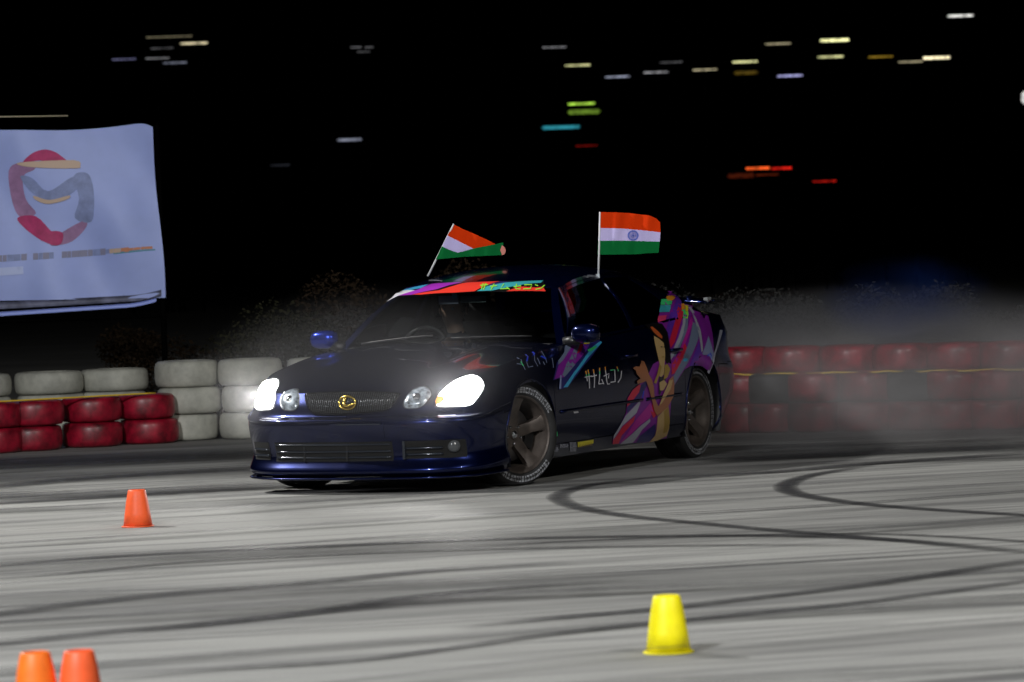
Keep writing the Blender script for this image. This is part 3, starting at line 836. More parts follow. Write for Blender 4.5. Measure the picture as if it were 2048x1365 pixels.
# --- wheels
def make_wheel(x, y, s, steer, spin, letters):
    w = D.objects.new('wheel', None); COL.objects.link(w); w.parent = car; w.location = (x, y * s, .315)
    w.rotation_euler = (0, 0, steer) if s > 0 else (0, 0, steer + math.pi)
    pr = [(.236, .098), (.250, .112), (.275, .118), (.298, .112), (.311, .098), (.3155, .085), (.3155, .045), (.309, .042), (.309, .036), (.3155, .033), (.3155, -.033), (.309, -.036), (.309, -.042), (.3155, -.045), (.3155, -.085), (.311, -.098), (.298, -.112), (.27, -.116), (.236, -.10), (.228, -.09), (.228, .088)]
    vs, fs = lathe_vf(pr, 72, 'Y', True); tyre = sharp(mesh('tyre', vs, fs, M['rubber'], w), 50)
    vs, fs = lathe_vf([(.224, .086), (.238, .104), (.241, .110), (.236, .113), (.228, .106), (.222, .080), (.205, .05), (.20, -.09), (.225, -.10)], 64, 'Y')
    m_ = MB(); m_.add((vs, fs))
    for k in range(5):
        a = 2 * math.pi * k / 5 + spin
        prof = [(.035, .036, .045), (.08, .040, .052), (.14, .036, .066), (.19, .042, .084), (.222, .058, .092)]   # radius, half width, face height
        v2 = []; f2 = []
        for r, hw, hh in prof:
            for t, yy in ((-hw, hh - .045), (-hw * .92, hh - .008), (-hw * .45, hh), (hw * .45, hh), (hw * .92, hh - .008), (hw, hh - .045)):
                v2.append((r * math.cos(a) - t * math.sin(a), yy, r * math.sin(a) + t * math.cos(a)))
        for i in range(4):
            for j in range(5): f2.append((i * 6 + j, i * 6 + j + 1, (i + 1) * 6 + j + 1, (i + 1) * 6 + j))
        m_.add((v2, [f[::-1] for f in f2]))
    vs, fs = lathe_vf([(0, .058), (.028, .056), (.034, .048), (.06, .046), (.075, .038), (.08, .0)], 32, 'Y'); m_.add((vs, fs))
    rim = m_.build('rim', M['rim'], w, True); sharp(rim, 32)
    m_ = MB()
    vs, fs = lathe_vf([(0, .066), (.018, .064), (.024, .056)], 20, 'Y'); m_.add((vs, fs))
    for k in range(5):
        a = 2 * math.pi * (k + .5) / 5 + spin; vs, fs = lathe_vf([(0, .060), (.008, .058), (.009, .035)], 8, 'Y')
        m_.add(([Vector(v) + Vector((.056 * math.cos(a), 0, .056 * math.sin(a))) for v in vs], fs))
    m_.build('centre_cap', M['chrome'], w, True)
    vs, fs = lathe_vf([(.06, .01), (.165, .01), (.165, -.012), (.06, -.012)], 48, 'Y', True); mesh('brake_disc', vs, fs, M['brake'], w)
    vs = []; fs = []
    for k in range(9):
        a = R(150 + 8 * k)
        for r, yy in ((.11, .03), (.18, .03), (.18, -.03), (.11, -.03)): vs.append((r * math.cos(a), yy, r * math.sin(a)))
    for k in range(8):
        for j in range(4): fs.append((k * 4 + j, k * 4 + (j + 1) % 4, (k + 1) * 4 + (j + 1) % 4, (k + 1) * 4 + j))
    mesh('brake_caliper', vs, fs, M['black_trim'], w, False)
    # raised white sidewall lettering: two arcs of block shapes
    rg = random.Random(5); v3, f3 = [], []
    for base in letters:
        a = base[0]
        while a < base[1]:
            wd = rg.choice((4.2, 5.2, 6.2))
            strokes_ = rg.choice(([(0, 1, 0, .28), (0, 1, .72, 1), (0, .25, .2, .8)], [(0, .28, 0, 1), (.7, 1, 0, 1), (.4, .6, 0, 1)], [(0, 1, 0, .3), (0, .25, .3, 1), (.75, 1, .3, 1)], [(0, 1, .35, .65), (0, 1, 0, .2), (.8, 1, .2, 1)]))
            for r0, r1, t0, t1 in strokes_:
                n = len(v3)
                for (rr_, tt) in ((r0, t0), (r1, t0), (r1, t1), (r0, t1)):
                    r = .256 + .036 * rr_; an = R(a + (wd - 1.3) * tt); yy = .1185 - .0025 * abs(rr_ - .5)
                    v3.append((r * math.cos(an), yy, r * math.sin(an)))
                f3.append((n, n + 1, n + 2, n + 3))
            a += wd
    if v3: mesh('sidewall_lettering', v3, f3, M['white_print'], w, False)['kind'] = 'stuff'
    return w
LT = [(-150, -30), (30, 150)]
make_wheel(1.43, .715, 1, R(-24), .35, [(40, 150), (-140, -40)]); make_wheel(1.40, .715, -1, R(-20), .8, LT)
make_wheel(-1.40, .700, 1, 0, .15, [(-145, -25), (80, 200)]); make_wheel(-1.40, .700, -1, 0, .5, LT)

# --- graphics
def vinyl(name, col, metal=.25, rough=.35): 
    M[name] = mat('vinyl_' + name, col, rough, metal, .35, .12); return M[name]
for nm, col in dict(purple=(.25, .02, .34), violet=(.13, .03, .42), indigo=(.025, .022, .16), red=(.66, .02, .06), magenta=(.5, .02, .34), silver=(.42, .43, .52), steel=(.18, .22, .34), ice=(.28, .34, .58),
                    tan=(.44, .17, .075), cream=(.62, .42, .18), hair=(.006, .005, .006), orange=(.60, .12, .03), gold2=(.42, .27, .05), lime=(.35, .85, .06), yellow=(.85, .75, .03), green=(.06, .70, .22), teal=(.05, .42, .48),
                    blue=(.02, .06, .75), sky=(.06, .42, .72), hotred=(.92, .05, .03), hotpurple=(.40, .03, .52), white=(.70, .70, .76), pink=(.75, .05, .16), sunset=(.95, .38, .03)).items(): vinyl(nm, col)
SD = (0, 1, 0)
class Q: n = 0
def dec(conv, name, col, pts, dirn=SD, lay_=1, res=.035, par=None):
    Q.n += 1
    o = lay_px(name, conv(pts), dirn, M[col], car, off=.0022 * lay_ + .00002 * Q.n, res=res)
    return o
quarter = []
quarter += [dec(ZQ, 'quarter_graphic', 'purple', [(485, 82), (560, 110), (620, 180), (700, 198), (770, 225), (820, 275), (850, 400), (862, 560), (830, 660), (812, 700), (760, 655), (690, 650), (640, 680), (600, 740), (556, 810), (545, 700), (525, 560), (505, 400), (440, 330), (455, 200)])]
sub = [('violet', [(556, 112), (612, 160), (598, 230), (560, 330), (520, 450), (497, 385), (520, 280), (556, 200)]), ('red', [(590, 185), (625, 200), (606, 330), (565, 470), (532, 520), (522, 470), (560, 330), (578, 240)]),
       ('silver', [(628, 270), (646, 290), (640, 380), (596, 500), (535, 610), (530, 570), (590, 440), (622, 340)]), ('steel', [(650, 290), (664, 300), (660, 380), (600, 520), (560, 590), (556, 570), (620, 440)]),
       ('magenta', [(690, 250), (700, 330), (650, 470), (590, 600), (545, 690), (543, 640), (600, 540), (650, 400)]), ('red', [(640, 480), (655, 520), (620, 610), (560, 710), (538, 720), (540, 640), (590, 570)]),
       ('steel', [(700, 320), (752, 360), (742, 450), (665, 625), (600, 725), (560, 795), (553, 730), (610, 620), (668, 480)]), ('violet', [(745, 470), (768, 560), (720, 650), (672, 655), (700, 590)]),
       ('silver', [(666, 212), (684, 205), (722, 290), (758, 380), (777, 540), (764, 552), (742, 400)]), ('ice', [(818, 425), (858, 560), (800, 685), (737, 650), (772, 560)]),
       ('silver', [(905, 380), (926, 385), (872, 560), (806, 715), (792, 700), (860, 560)]), ('blue', [(808, 585), (815, 560), (835, 552), (845, 575), (836, 605), (816, 608)]), ('sky', [(625, 608), (640, 595), (662, 600), (655, 618), (635, 622)]),
       ('sunset', [(500, 128), (545, 118), (546, 160), (505, 160)]), ('green', [(462, 150), (502, 148), (545, 165), (538, 190), (455, 192)]), ('teal', [(454, 196), (532, 194), (522, 245), (444, 248)]), ('pink', [(440, 275), (503, 270), (494, 305), (434, 325)]),
       ('sunset', [(612, 185), (636, 182), (640, 225), (616, 230)]), ('green', [(616, 232), (640, 228), (646, 290), (626, 292)]), ('yellow', [(642, 195), (666, 198), (664, 240), (644, 240)]), ('lime', [(644, 242), (664, 242), (660, 295), (645, 295)])]
for cN, pts in sub: dec(ZQ, 'stripe', cN, pts, lay_=2)
dec(ZQ, 'door_base_graphic', 'purple', [(300, 790), (350, 740), (400, 640), (470, 600), (540, 640), (552, 780), (535, 940), (520, 1100), (500, 1200), (380, 1232), (240, 1236), (92, 1246), (95, 1205), (195, 1010), (205, 900), (245, 835)])
for cN, pts in [('red', [(290, 795), (304, 800), (292, 852), (216, 950), (200, 962), (206, 900), (242, 838)]), ('indigo', [(304, 800), (356, 760), (352, 800), (292, 915), (200, 1012), (200, 972), (292, 860)]),
                ('silver', [(295, 920), (301, 935), (272, 1010), (162, 1110), (112, 1190), (95, 1210), (100, 1180), (190, 1030)]), ('red', [(95, 1215), (164, 1116), (262, 1030), (252, 1075), (160, 1180), (138, 1240), (92, 1245)]),
                ('magenta', [(270, 1060), (380, 930), (400, 1000), (370, 1050), (300, 1100), (165, 1225), (150, 1230)]), ('silver', [(375, 1052), (377, 1075), (312, 1140), (242, 1234), (150, 1245), (165, 1228), (300, 1110)]),
                ('red', [(395, 930), (420, 1030), (400, 1050), (378, 1000)]), ('indigo', [(300, 1180), (415, 1090), (412, 1180), (370, 1225), (270, 1234)]), ('blue', [(322, 845), (332, 840), (326, 880), (316, 920), (312, 910)])]:
    dec(ZQ, 'stripe', cN, pts, lay_=2)
# a plain printed figure: long dark hair, raised arm
for nm, cN, pts, k in [('figure_hair', 'hair', [(330, 345), (400, 330), (465, 335), (505, 400), (522, 500), (527, 620), (500, 640), (470, 560), (440, 460), (380, 390)], 3),
                       ('figure_band', 'orange', [(372, 362), (388, 358), (430, 392), (464, 432), (462, 452), (430, 432), (396, 400)], 4),
                       ('figure_face', 'cream', [(398, 428), (440, 452), (474, 482), (486, 560), (480, 640), (474, 720), (452, 740), (432, 720), (442, 640), (424, 560), (408, 490)], 4),
                       ('figure_hair', 'gold2', [(440, 640), (455, 660), (440, 720), (414, 790), (396, 780), (420, 720)], 5), ('figure_hair', 'gold2', [(480, 650), (500, 640), (522, 680), (500, 740), (470, 760)], 5),
                       ('figure_hair', 'hair', [(440, 740), (500, 730), (470, 800), (445, 880), (436, 860)], 4),
                       ('figure_body', 'cream', [(430, 1040), (480, 985), (510, 960), (520, 1080), (500, 1180), (430, 1215), (365, 1230), (410, 1180), (425, 1100)], 3), ('figure_body', 'gold2', [(478, 1000), (510, 960), (520, 1080), (498, 1150), (470, 1160)], 4),
                       ('figure_arm', 'tan', [(240, 672), (262, 658), (290, 660), (306, 615), (326, 622), (346, 670), (362, 720), (386, 762), (398, 810), (405, 900), (432, 960), (480, 880), (512, 760), (545, 730), (554, 790), (550, 880), (505, 965), (425, 1032), (405, 1000), (388, 930), (362, 830), (340, 768), (308, 782), (276, 792), (272, 768), (298, 750), (268, 716), (262, 690)], 4),
                       ('figure_arm', 'cream', [(515, 765), (542, 758), (524, 830), (455, 940), (438, 950), (468, 870)], 5), ('figure_face', 'hair', [(444, 512), (456, 508), (462, 514), (452, 518)], 6), ('figure_face', 'hair', [(468, 512), (478, 508), (482, 514), (474, 518)], 6), ('figure_face', 'gold2', [(455, 585), (472, 582), (470, 590), (458, 592)], 6), ('figure_arm', 'cream', [(440, 780), (475, 760), (500, 790), (470, 840), (446, 840)], 4)]:
    dec(ZQ, nm, cN, pts, lay_=k, res=.03)
dec(ZD, 'front_door_graphic', 'indigo', [(515, 590), (550, 420), (625, 310), (700, 240), (790, 222), (960, 200), (990, 222), (820, 440), (652, 662), (570, 682), (588, 570)])
for cN, pts in [('purple', [(525, 580), (560, 450), (690, 252), (850, 240), (830, 310), (700, 460), (622, 560), (570, 565)]), ('steel', [(630, 255), (712, 236), (660, 320), (604, 400), (560, 442), (560, 400), (620, 320)]),
                ('steel', [(735, 232), (778, 226), (742, 330), (726, 395), (726, 440), (622, 560), (600, 540), (640, 430), (700, 330)]), ('red', [(772, 242), (806, 240), (782, 312), (742, 335)]), ('yellow', [(810, 220), (862, 208), (868, 234), (812, 242)]),
                ('violet', [(806, 246), (868, 240), (840, 300), (780, 350)]), ('sky', [(975, 210), (986, 226), (850, 374), (722, 545), (652, 656), (610, 660), (700, 530), (830, 350), (900, 262)]), ('green', [(848, 292), (930, 255), (936, 272), (880, 312), (852, 312)]), ('ice', [(580, 540), (592, 545), (588, 672), (568, 672)])]:
    dec(ZD, 'stripe', cN, pts, lay_=2)
strokes('door_lettering', ZD, [[(829, 505), (845, 600)], [(851, 492), (862, 560), (866, 670)], [(818, 562), (888, 548)], [(884, 556), (938, 540)], [(902, 488), (915, 560), (911, 662)], [(962, 475), (964, 560), (955, 625)], [(953, 627), (1002, 620)], [(984, 580), (1004, 628)],
                               [(1004, 552), (1056, 524), (1050, 572)], [(1017, 465), (1034, 600), (1042, 628), (1066, 624)], [(1068, 492), (1110, 486), (1116, 606)], [(1070, 610), (1120, 602)], [(1132, 462), (1147, 502)], [(1178, 498), (1170, 570), (1143, 612)]], 9, SD, M['white'])
for cN, ls in (('sunset', [[(828, 500), (833, 530)], [(851, 488), (857, 525)], [(902, 484), (908, 520)], [(962, 470), (963, 500)], [(1016, 460), (1020, 492)], [(1131, 458), (1138, 480)]]),
               ('green', [[(834, 535), (838, 552)], [(858, 528), (860, 546)], [(963, 504), (964, 530)], [(1068, 494), (1110, 488)], [(1139, 482), (1146, 500)]])):
    strokes('lettering_accent', ZD, ls, 10, SD, M[cN], off=.0062)  # coloured print over the tips of the white strokes
strokes('fender_lettering', ZD, [[(165, 375), (210, 430), (240, 490)], [(158, 432), (215, 440)], [(250, 350), (256, 420), (272, 466), (316, 456)], [(316, 325), (332, 400), (362, 456)], [(358, 375), (384, 436)], [(398, 308), (450, 420)], [(390, 360), (446, 384)], [(415, 412), (430, 440)], [(500, 375), (514, 470)]], 7, (.25, 1, .25), M['steel'])
strokes('lettering_accent', ZD, [[(250, 348), (256, 408)], [(316, 322), (322, 352)], [(395, 360), (440, 384)]], 16, (.25, 1, .25), M['blue'], off=.0062)
strokes('lettering_accent', ZD, [[(195, 412), (222, 455)]], 9, (.25, 1, .25), M['green'], off=.0062)
# sponsor strip on the skirt
dec(ZD, 'skirt_sticker', 'yellow', [(752, 1192), (908, 1166), (906, 1204), (756, 1240)]); M['lime2'] = vinyl('lime2', (.55, .62, .02))
rg = random.Random(2)
ls = []
for x0, x1, y0, y1 in ((515, 570, 1240, 1284), (582, 664, 1208, 1248), (676, 746, 1190, 1284)):
    x = x0
    while x < x1 - 8:
        ls.append([(x, y0), (x + 2, y1 - (x - x0) * .1)]); 
        if rg.random() < .75: ls.append([(x, (y0 + y1) / 2 - rg.uniform(-12, 12)), (x + 12, (y0 + y1) / 2 - rg.uniform(-12, 12))])
        x += 13
strokes('skirt_lettering', ZD, ls, 6, SD, M['silver'])
strokes('skirt_lettering', ZD, [[(x, 1186 + 0 + (900 - x) * .17 + 8), (x + 6, 1186 + (900 - x) * .17 + 34)] for x in range(765, 900, 15)], 4, SD, M['gold2'])
dec(ZD, 'side_marker', 'white', [(700, 882), (752, 876), (762, 905), (720, 912)]); dec(ZD, 'reflector', 'green', [(516, 1098), (530, 1090), (536, 1132), (524, 1140)])
# windscreen sunstrip
WD = (.72, 0, .69)
for nm, cN, pts, k in [('sunstrip', 'hair', [(380, 224), (430, 172), (490, 130), (700, 114), (1100, 102), (1605, 94), (1616, 178), (1300, 178), (900, 189), (600, 204), (460, 211)], 1),
                       ('stripe', 'white', [(352, 229), (420, 172), (480, 150), (600, 168), (460, 210)], 2), ('stripe', 'sky', [(440, 160), (480, 122), (700, 120), (640, 150), (560, 165), (480, 150)], 2), ('stripe', 'indigo', [(480, 122), (700, 118), (620, 134), (520, 140)], 3),
                       ('stripe', 'hotpurple', [(460, 210), (620, 160), (720, 118), (965, 106), (760, 160), (560, 203)], 2), ('stripe', 'hotred', [(570, 203), (780, 170), (1000, 110), (1260, 100), (1110, 150), (1060, 178), (900, 188), (640, 204)], 3),
                       ('stripe', 'teal', [(1080, 176), (1150, 140), (1350, 105), (1600, 93), (1580, 112), (1400, 132), (1200, 172)], 3), ('stripe', 'hotred', [(1310, 177), (1420, 140), (1540, 148), (1600, 142), (1620, 178)], 3), ('stripe', 'indigo', [(1130, 104), (1340, 98), (1250, 118), (1150, 136)], 2)]:
    dec(ZW, nm, cN, pts, WD, k)
strokes('sunstrip_lettering', ZW, [[(1106, 134), (1168, 128)], [(1130, 118), (1116, 166)], [(1152, 116), (1132, 168)], [(1184, 142), (1238, 136)], [(1216, 120), (1190, 170)], [(1292, 122), (1264, 162), (1332, 158)], [(1312, 146), (1338, 166)],
                                   [(1368, 146), (1428, 136), (1418, 150)], [(1392, 122), (1384, 160), (1422, 164)], [(1452, 130), (1512, 128), (1498, 162)], [(1444, 162), (1500, 160)], [(1536, 128), (1560, 138)], [(1540, 166), (1582, 158), (1612, 132)]], 8, WD, M['lime'], off=.011)

# ------------------------------------------------------------------ the driver
def person():
    V = []; E = []; Rr = []
    def v(p, r, par=None):
        V.append(p); Rr.append(r)
        if par is not None: E.append((par, len(V) - 1))
        return len(V) - 1
    pel = v((-.24, -.37, .47), .15); wa = v((-.22, -.37, .60), .125, pel); ch = v((-.20, -.37, .76), .15, wa); un = v((-.17, -.37, .87), .075, ch)
    nk = v((-.15, -.37, .93), .056, un); jw = v((-.105, -.37, 1.00), .066, nk); hd = v((-.12, -.37, 1.075), .094, jw); tp = v((-.13, -.37, 1.13), .078, hd)
    for s in (1, -1):
        shd = v((-.17, -.37 + .16 * s, .83), .068, ch); el = v((.02, -.37 + .25 * s, .63), .044, shd); wr = v((.27, -.37 + .185 * s, .775), .028, el)
        hn = v((.33, -.37 + .178 * s, .80), .034, wr)
        for k in range(4):
            a = v((.372, -.37 + (.184 - .006 * k) * s, .838 - .024 * k), .0105, hn); b = v((.392, -.37 + (.160 - .004 * k) * s, .840 - .024 * k), .0095, a); v((.372, -.37 + (.144 + .001 * k) * s, .838 - .023 * k), .009, b)
        t = v((.330, -.37 + .150 * s, .835), .011, hn); v((.352, -.37 + .136 * s, .850), .0095, t)
        hp = v((-.12, -.37 + .10 * s, .44), .10, pel); kn = v((.22, -.37 + .15 * s, .52), .066, hp); an = v((.46, -.37 + .12 * s, .30), .042, kn); v((.58, -.37 + .12 * s, .29), .036, an)
    me = D.meshes.new('person'); me.from_pydata(V, E, []); me.update(); o = D.objects.new('person_rig', me); COL.objects.link(o)
    sk = o.modifiers.new('skin', 'SKIN')
    if not me.skin_vertices: me.attributes  # created with the modifier below
    bm = bmesh.new(); bm.from_mesh(me); ly = bm.verts.layers.skin.verify(); bm.verts.ensure_lookup_table()
    for i, bv in enumerate(bm.verts): bv[ly].radius = (Rr[i], Rr[i]); bv[ly].use_root = (i == 0)
    bm.to_mesh(me); bm.free()
    sb = o.modifiers.new('sub', 'SUBSURF'); sb.levels = sb.render_levels = 2
    dg = bpy.context.evaluated_depsgraph_get(); m2 = D.meshes.new_from_object(o.evaluated_get(dg)); D.objects.remove(o)
    skin = mat('skin', (.55, .36, .26), .5); shirt = mat('dark_shirt', (.03, .035, .05), .8); pants = mat('dark_trousers', (.02, .02, .025), .85)
    for m_ in (shirt, skin, pants): m2.materials.append(m_)
    for p in m2.polygons:
        c = p.center
        p.material_index = 1 if (c.z > .915 or c.x > .12 and c.z > .62) else (2 if c.z < .55 and c.x > -.2 and c.z < .56 else 0); p.use_smooth = True
    # face: brow, eye hollows, nose, mouth pushed out of the one surface
    for vt in m2.vertices:
        c = vt.co
        if c.x > -.1 and c.z > .95:
            y = c.y + .37; g_ = lambda y0, z0, s1, s2: math.exp(-((y - y0) / s1) ** 2 - ((c.z - z0) / s2) ** 2)
            c.x += .022 * g_(0, 1.045, .014, .022) - .010 * (g_(.032, 1.075, .016, .012) + g_(-.032, 1.075, .016, .012)) + .006 * g_(0, 1.10, .05, .012) + .007 * g_(0, 1.005, .024, .007) + .008 * g_(0, .975, .022, .012)
    root = D.objects.new('person', m2); COL.objects.link(root); root.matrix_world = BODY_M
    tag(root, 'driver in a dark shirt seated behind the windscreen, both hands on the steering wheel', 'person')
    bm = bmesh.new(); bmesh.ops.create_uvsphere(bm, u_segments=24, v_segments=14, radius=1)
    for q in bm.verts: q.co = Vector((q.co.x * .108 - .135, q.co.y * .098 - .37, q.co.z * .098 + 1.105))
    bmesh.ops.delete(bm, geom=[q for q in bm.verts if (q.co.x > -.075 and q.co.z < 1.125) or q.co.z < 1.03], context='VERTS')
    h = from_bm('hair', bm, mat('black_hair', (.008, .007, .006), .6), root); so = h.modifiers.new('thick', 'SOLIDIFY'); so.thickness = .012
    for s in (1, -1):
        m_ = MB(); vs, fs = lathe_vf([(0, .006), (.016, .006), (.024, 0), (.016, -.006), (0, -.006)], 12, 'Y'); m_.add(([Vector((v[0] * .75 - .125, v[1] - .37 + .096 * s, v[2] * 1.2 + 1.06)) for v in vs], fs)); m_.build('ear', skin, root, True)
        bm = bmesh.new(); bmesh.ops.create_uvsphere(bm, u_segments=10, v_segments=8, radius=.011); bmesh.ops.translate(bm, verts=bm.verts, vec=(-.045, -.37 + .032 * s, 1.075)); from_bm('eye', bm, mat('eye', (.5, .5, .5), .2), root)
person()

# ------------------------------------------------------------------ tyre barrier
TY = {'red': mat('red_tyre_paint', (.30, .004, .022), .42, 0, .2, .25, noise=(9, .85)), 'white': mat('white_tyre_paint', (.47, .47, .41), .6, noise=(5, .40)),
      'black': mat('bare_tyre', (.03, .03, .033), .6, noise=(9, .5)), 'yellow': mat('cream_tyre_paint', (.44, .40, .26), .6, noise=(6, .5))}
TYM = {}
def tyre_mesh(col, Rr, H):
    k = (col, Rr, H)
    if k in TYM: return TYM[k]
    h = H / 2; pr = [(.56, -.60), (.60, -.92), (.74, -1.0), (.90, -.94), (.965, -.78), (.99, -.5), (1.0, -.2), (1.0, .2), (.99, .5), (.965, .78), (.90, .94), (.74, 1.0), (.60, .92), (.56, .60)]
    vs, fs = lathe_vf([(a * Rr, b * h + h) for a, b in pr], 40, 'Z', True)
    me = D.meshes.new('barrier_tyre'); me.from_pydata(vs, [], fs); me.update()
    bm = bmesh.new(); bm.from_mesh(me); bmesh.ops.recalc_face_normals(bm, faces=bm.faces[:]); bm.to_mesh(me); bm.free()
    me.polygons.foreach_set('use_smooth', [True] * len(me.polygons)); me.materials.append(TY[col]); TYM[k] = me; return me
rt_ = random.Random(11)
LAYER = {2: ['bottom', 'top'], 3: ['bottom', 'middle', 'top'], 1: ['single']}
ORD = ['first', 'second', 'third', 'fourth', 'fifth', 'sixth', 'seventh', 'eighth', 'ninth', 'tenth']
def stack(x, y, cols, where, Rr=.262, H=.208):
    z = 0
    for i, cN in enumerate(cols):
        o = D.objects.new('barrier_tyre', tyre_mesh(cN, Rr, H)); COL.objects.link(o)
        o.location = (x + rt_.uniform(-.02, .02), y + rt_.uniform(-.02, .02), z); o.rotation_euler = (0, 0, rt_.uniform(0, 6)); z += H + .001
        cw = {'red': 'red painted', 'white': 'white painted', 'black': 'unpainted black', 'yellow': 'cream painted'}[cN]
        tag(o, f'{cw} tyre, {LAYER[len(cols)][i]} of {where}', 'tyre', 'tyres stacked as the track barrier')
    return z
# left: red stacks in front, white ones behind and beside them (positions measured on the ground at the barrier's foot)
LEFT = [(-22, 'cut by the left frame edge'), (60, 'nearest the left frame edge'), (183, 'in the middle of the three'), (292, 'beside the white ones')]
for i, (px, w) in enumerate(LEFT):
    p = gp(px, 908 - px * .063); stack(p.x, p.y + .25, ['red', 'red'], 'front red stack ' + w, Rr=.242, H=.198)
for i, px in enumerate((-60, 85, 215)):
    p = gp(px, 888 - px * .05); stack(p.x, p.y + .55, ['white'] * 3, f'white stack behind the red row, {ORD[i]} from left', Rr=.29, H=.188)
for i, px in enumerate((372, 505, 640)):
    p = gp(px, 883 + (-4 if i else 0)); stack(p.x, p.y + .25, ['white'] * 3, f'white stack left of the car, {ORD[i]} from reds', Rr=.262, H=.215)
mid = [(gp(640, 874).x + .6 * k, gp(640, 874).y + .2 - .12 * k * k * .55) for k in range(1, 5)]
RIGHT = [(1490, ['red', 'red']), (1552, ['red', 'black']), (1640, ['red', 'red']), (1745, ['red', 'red']), (1838, ['red', 'black']), (1920, ['red', 'red']), (2012, ['red', 'red']), (2110, ['red', 'red'])]
for i, (px, cols) in enumerate(RIGHT):
    p = gp(px, 868 - (px - 1480) * .012); cols = cols if i not in (1,) else cols
    stack(p.x, p.y + .25, cols, f'front row stack, {ORD[i]} right of the car', Rr=.215 if i < 3 else .225, H=.225)
for i, px in enumerate((1500, 1610, 1720, 1830, 1940, 2050)):
    p = gp(px, 868 - (px - 1480) * .012); stack(p.x, p.y + .78, ['red', 'black', 'red'] if i % 2 else ['black', 'red', 'red'], f'back row stack, {ORD[i]} from the car', Rr=.235, H=.212)
for i, (x, y) in enumerate(mid): stack(x, y, ['white'] * 3, f'white stack behind the car, {ORD[i]} along', H=.212)
# yellow rope laid along the barrier
rope = MB(); rm = mat('yellow_rope', (.75, .50, .04), .7)
pts = [gp(px, 868 - (px - 1480) * .012) + Vector((0, .06 + .02 * math.sin(px), .452 - .01 * abs(math.sin(px * .03)))) for px in range(1450, 2100, 22)]
rope.add(tube_vf(pts, .008, 6)); tag(rope.build('rope', rm, None, True), 'thin yellow rope lying along the top of the right barrier', 'rope')
rope = MB(); pts = [gp(px, 908 - px * .063) + Vector((0, .03, .406)) for px in range(-60, 330, 22)]
rope.add(tube_vf(pts, .007, 6)); tag(rope.build('rope', rm, None, True), 'thin yellow rope lying along the top of the left red tyres', 'rope')

# ------------------------------------------------------------------ banner
BY = 34.2
bt = empty('banner_stand', (-4.2, BY, 0)); tag(bt, 'large pale blue banner with a red hexagonal emblem hung behind the tyres', 'banner')
bl = Vector((-4.2, BY, 0))
tl, tr, br_, bL = at(0, 258, BY), at(304, 243, BY), at(331, 596, BY), at(0, 602, BY)
sx = 1.45                                                    # the sheet runs on past the edge of the photograph
tl = tr + (tl - tr) * sx; bL = br_ + (bL - br_) * sx
def cloth(u, v):                                             # u 0..1 left-right, v 0..1 bottom-top
    a = bL.lerp(br_, u); b = tl.lerp(tr, u); p = a.lerp(b, v)
    p.z += -.03 * math.sin(math.pi * u) * v + .015 * math.sin(math.pi * u * 2) * v
    p.y = BY + .030 * math.sin(3.2 * u * 6 + v * 3) * (.4 + .6 * (1 - v)) + .030 * math.sin(9 * u + 8 * v) + .006 * math.sin(23 * u - 5 * v)
    p.x += .012 * math.sin(7 * v) * u
    if u > .9: p.z -= .05 * ((u - .9) / .1) ** 3 * v
    return p
def cloth_uv(px, py):
    p = at(px, py, BY); v = .5
    for _ in range(4):
        a0, b0 = bL.lerp(tl, v), br_.lerp(tr, v); u = (p.x - a0.x) / (b0.x - a0.x); v = (p.z - bL.lerp(br_, u).z) / (tl.lerp(tr, u).z - bL.lerp(br_, u).z)
    return u, v
M['cloth'] = mat('pale_blue_vinyl', (.40, .49, .92), .55, noise=(1.3, .12))
G = patch(cloth, 90, 50); vs = [p - bl for r_ in G for p in r_]; nv = 51
mesh('cloth', vs, [(i * nv + j, (i + 1) * nv + j, (i + 1) * nv + j + 1, i * nv + j + 1) for i in range(90) for j in range(50)], M['cloth'], bt)
def print_on(name, pts, mt, k=1, par=bt):
    if name == 'emblem': pts = [(a, b) for a, b in catmull([pts[-1]] + list(pts) + [pts[0], pts[1]], 4)[4:-5]]
    uv = [Vector(cloth_uv(*q)) for q in pts]; P2 = []
    for a, b in zip(uv, uv[1:] + uv[:1]):
        n = max(1, int((b - a).length / .03)); P2 += [a.lerp(b, i / n) for i in range(n)]
    E2 = [(i, (i + 1) % len(P2)) for i in range(len(P2))]
    def ins(q):
        c = False
        for a, b in zip(uv, uv[1:] + uv[:1]):
            if (a.y > q.y) != (b.y > q.y) and q.x < (b.x - a.x) * (q.y - a.y) / (b.y - a.y) + a.x: c = not c
        return c
    x = min(q.x for q in uv)
    while x < max(q.x for q in uv):
        y = min(q.y for q in uv)
        while y < max(q.y for q in uv):
            if ins(Vector((x, y))): P2.append(Vector((x, y)))
            y += .03
        x += .02
    vo, eo, fo, *_ = delaunay_2d_cdt(P2, E2, [], 1, 1e-6)
    vs = [cloth(q.x, q.y) - bl - Vector((0, .004 * k, 0)) for q in vo]
    return mesh(name, vs, [tuple(f) for f in fo], mt, par)
pr = dict(crimson=mat('print_crimson', (.50, .03, .16), .6, noise=(12, .3)), rose=mat('print_rose', (.40, .22, .42), .6, noise=(9, .3)), gold=mat('print_gold', (.62, .46, .36), .6), slate=mat('print_slate', (.27, .33, .60), .6, noise=(9, .3)), brown=mat('print_brown', (.27, .27, .40), .6), orange=mat('print_orange', (.60, .25, .14), .6), teal=mat('print_teal', (.10, .30, .42), .6), pale=mat('print_pale', (.52, .60, .92), .6))
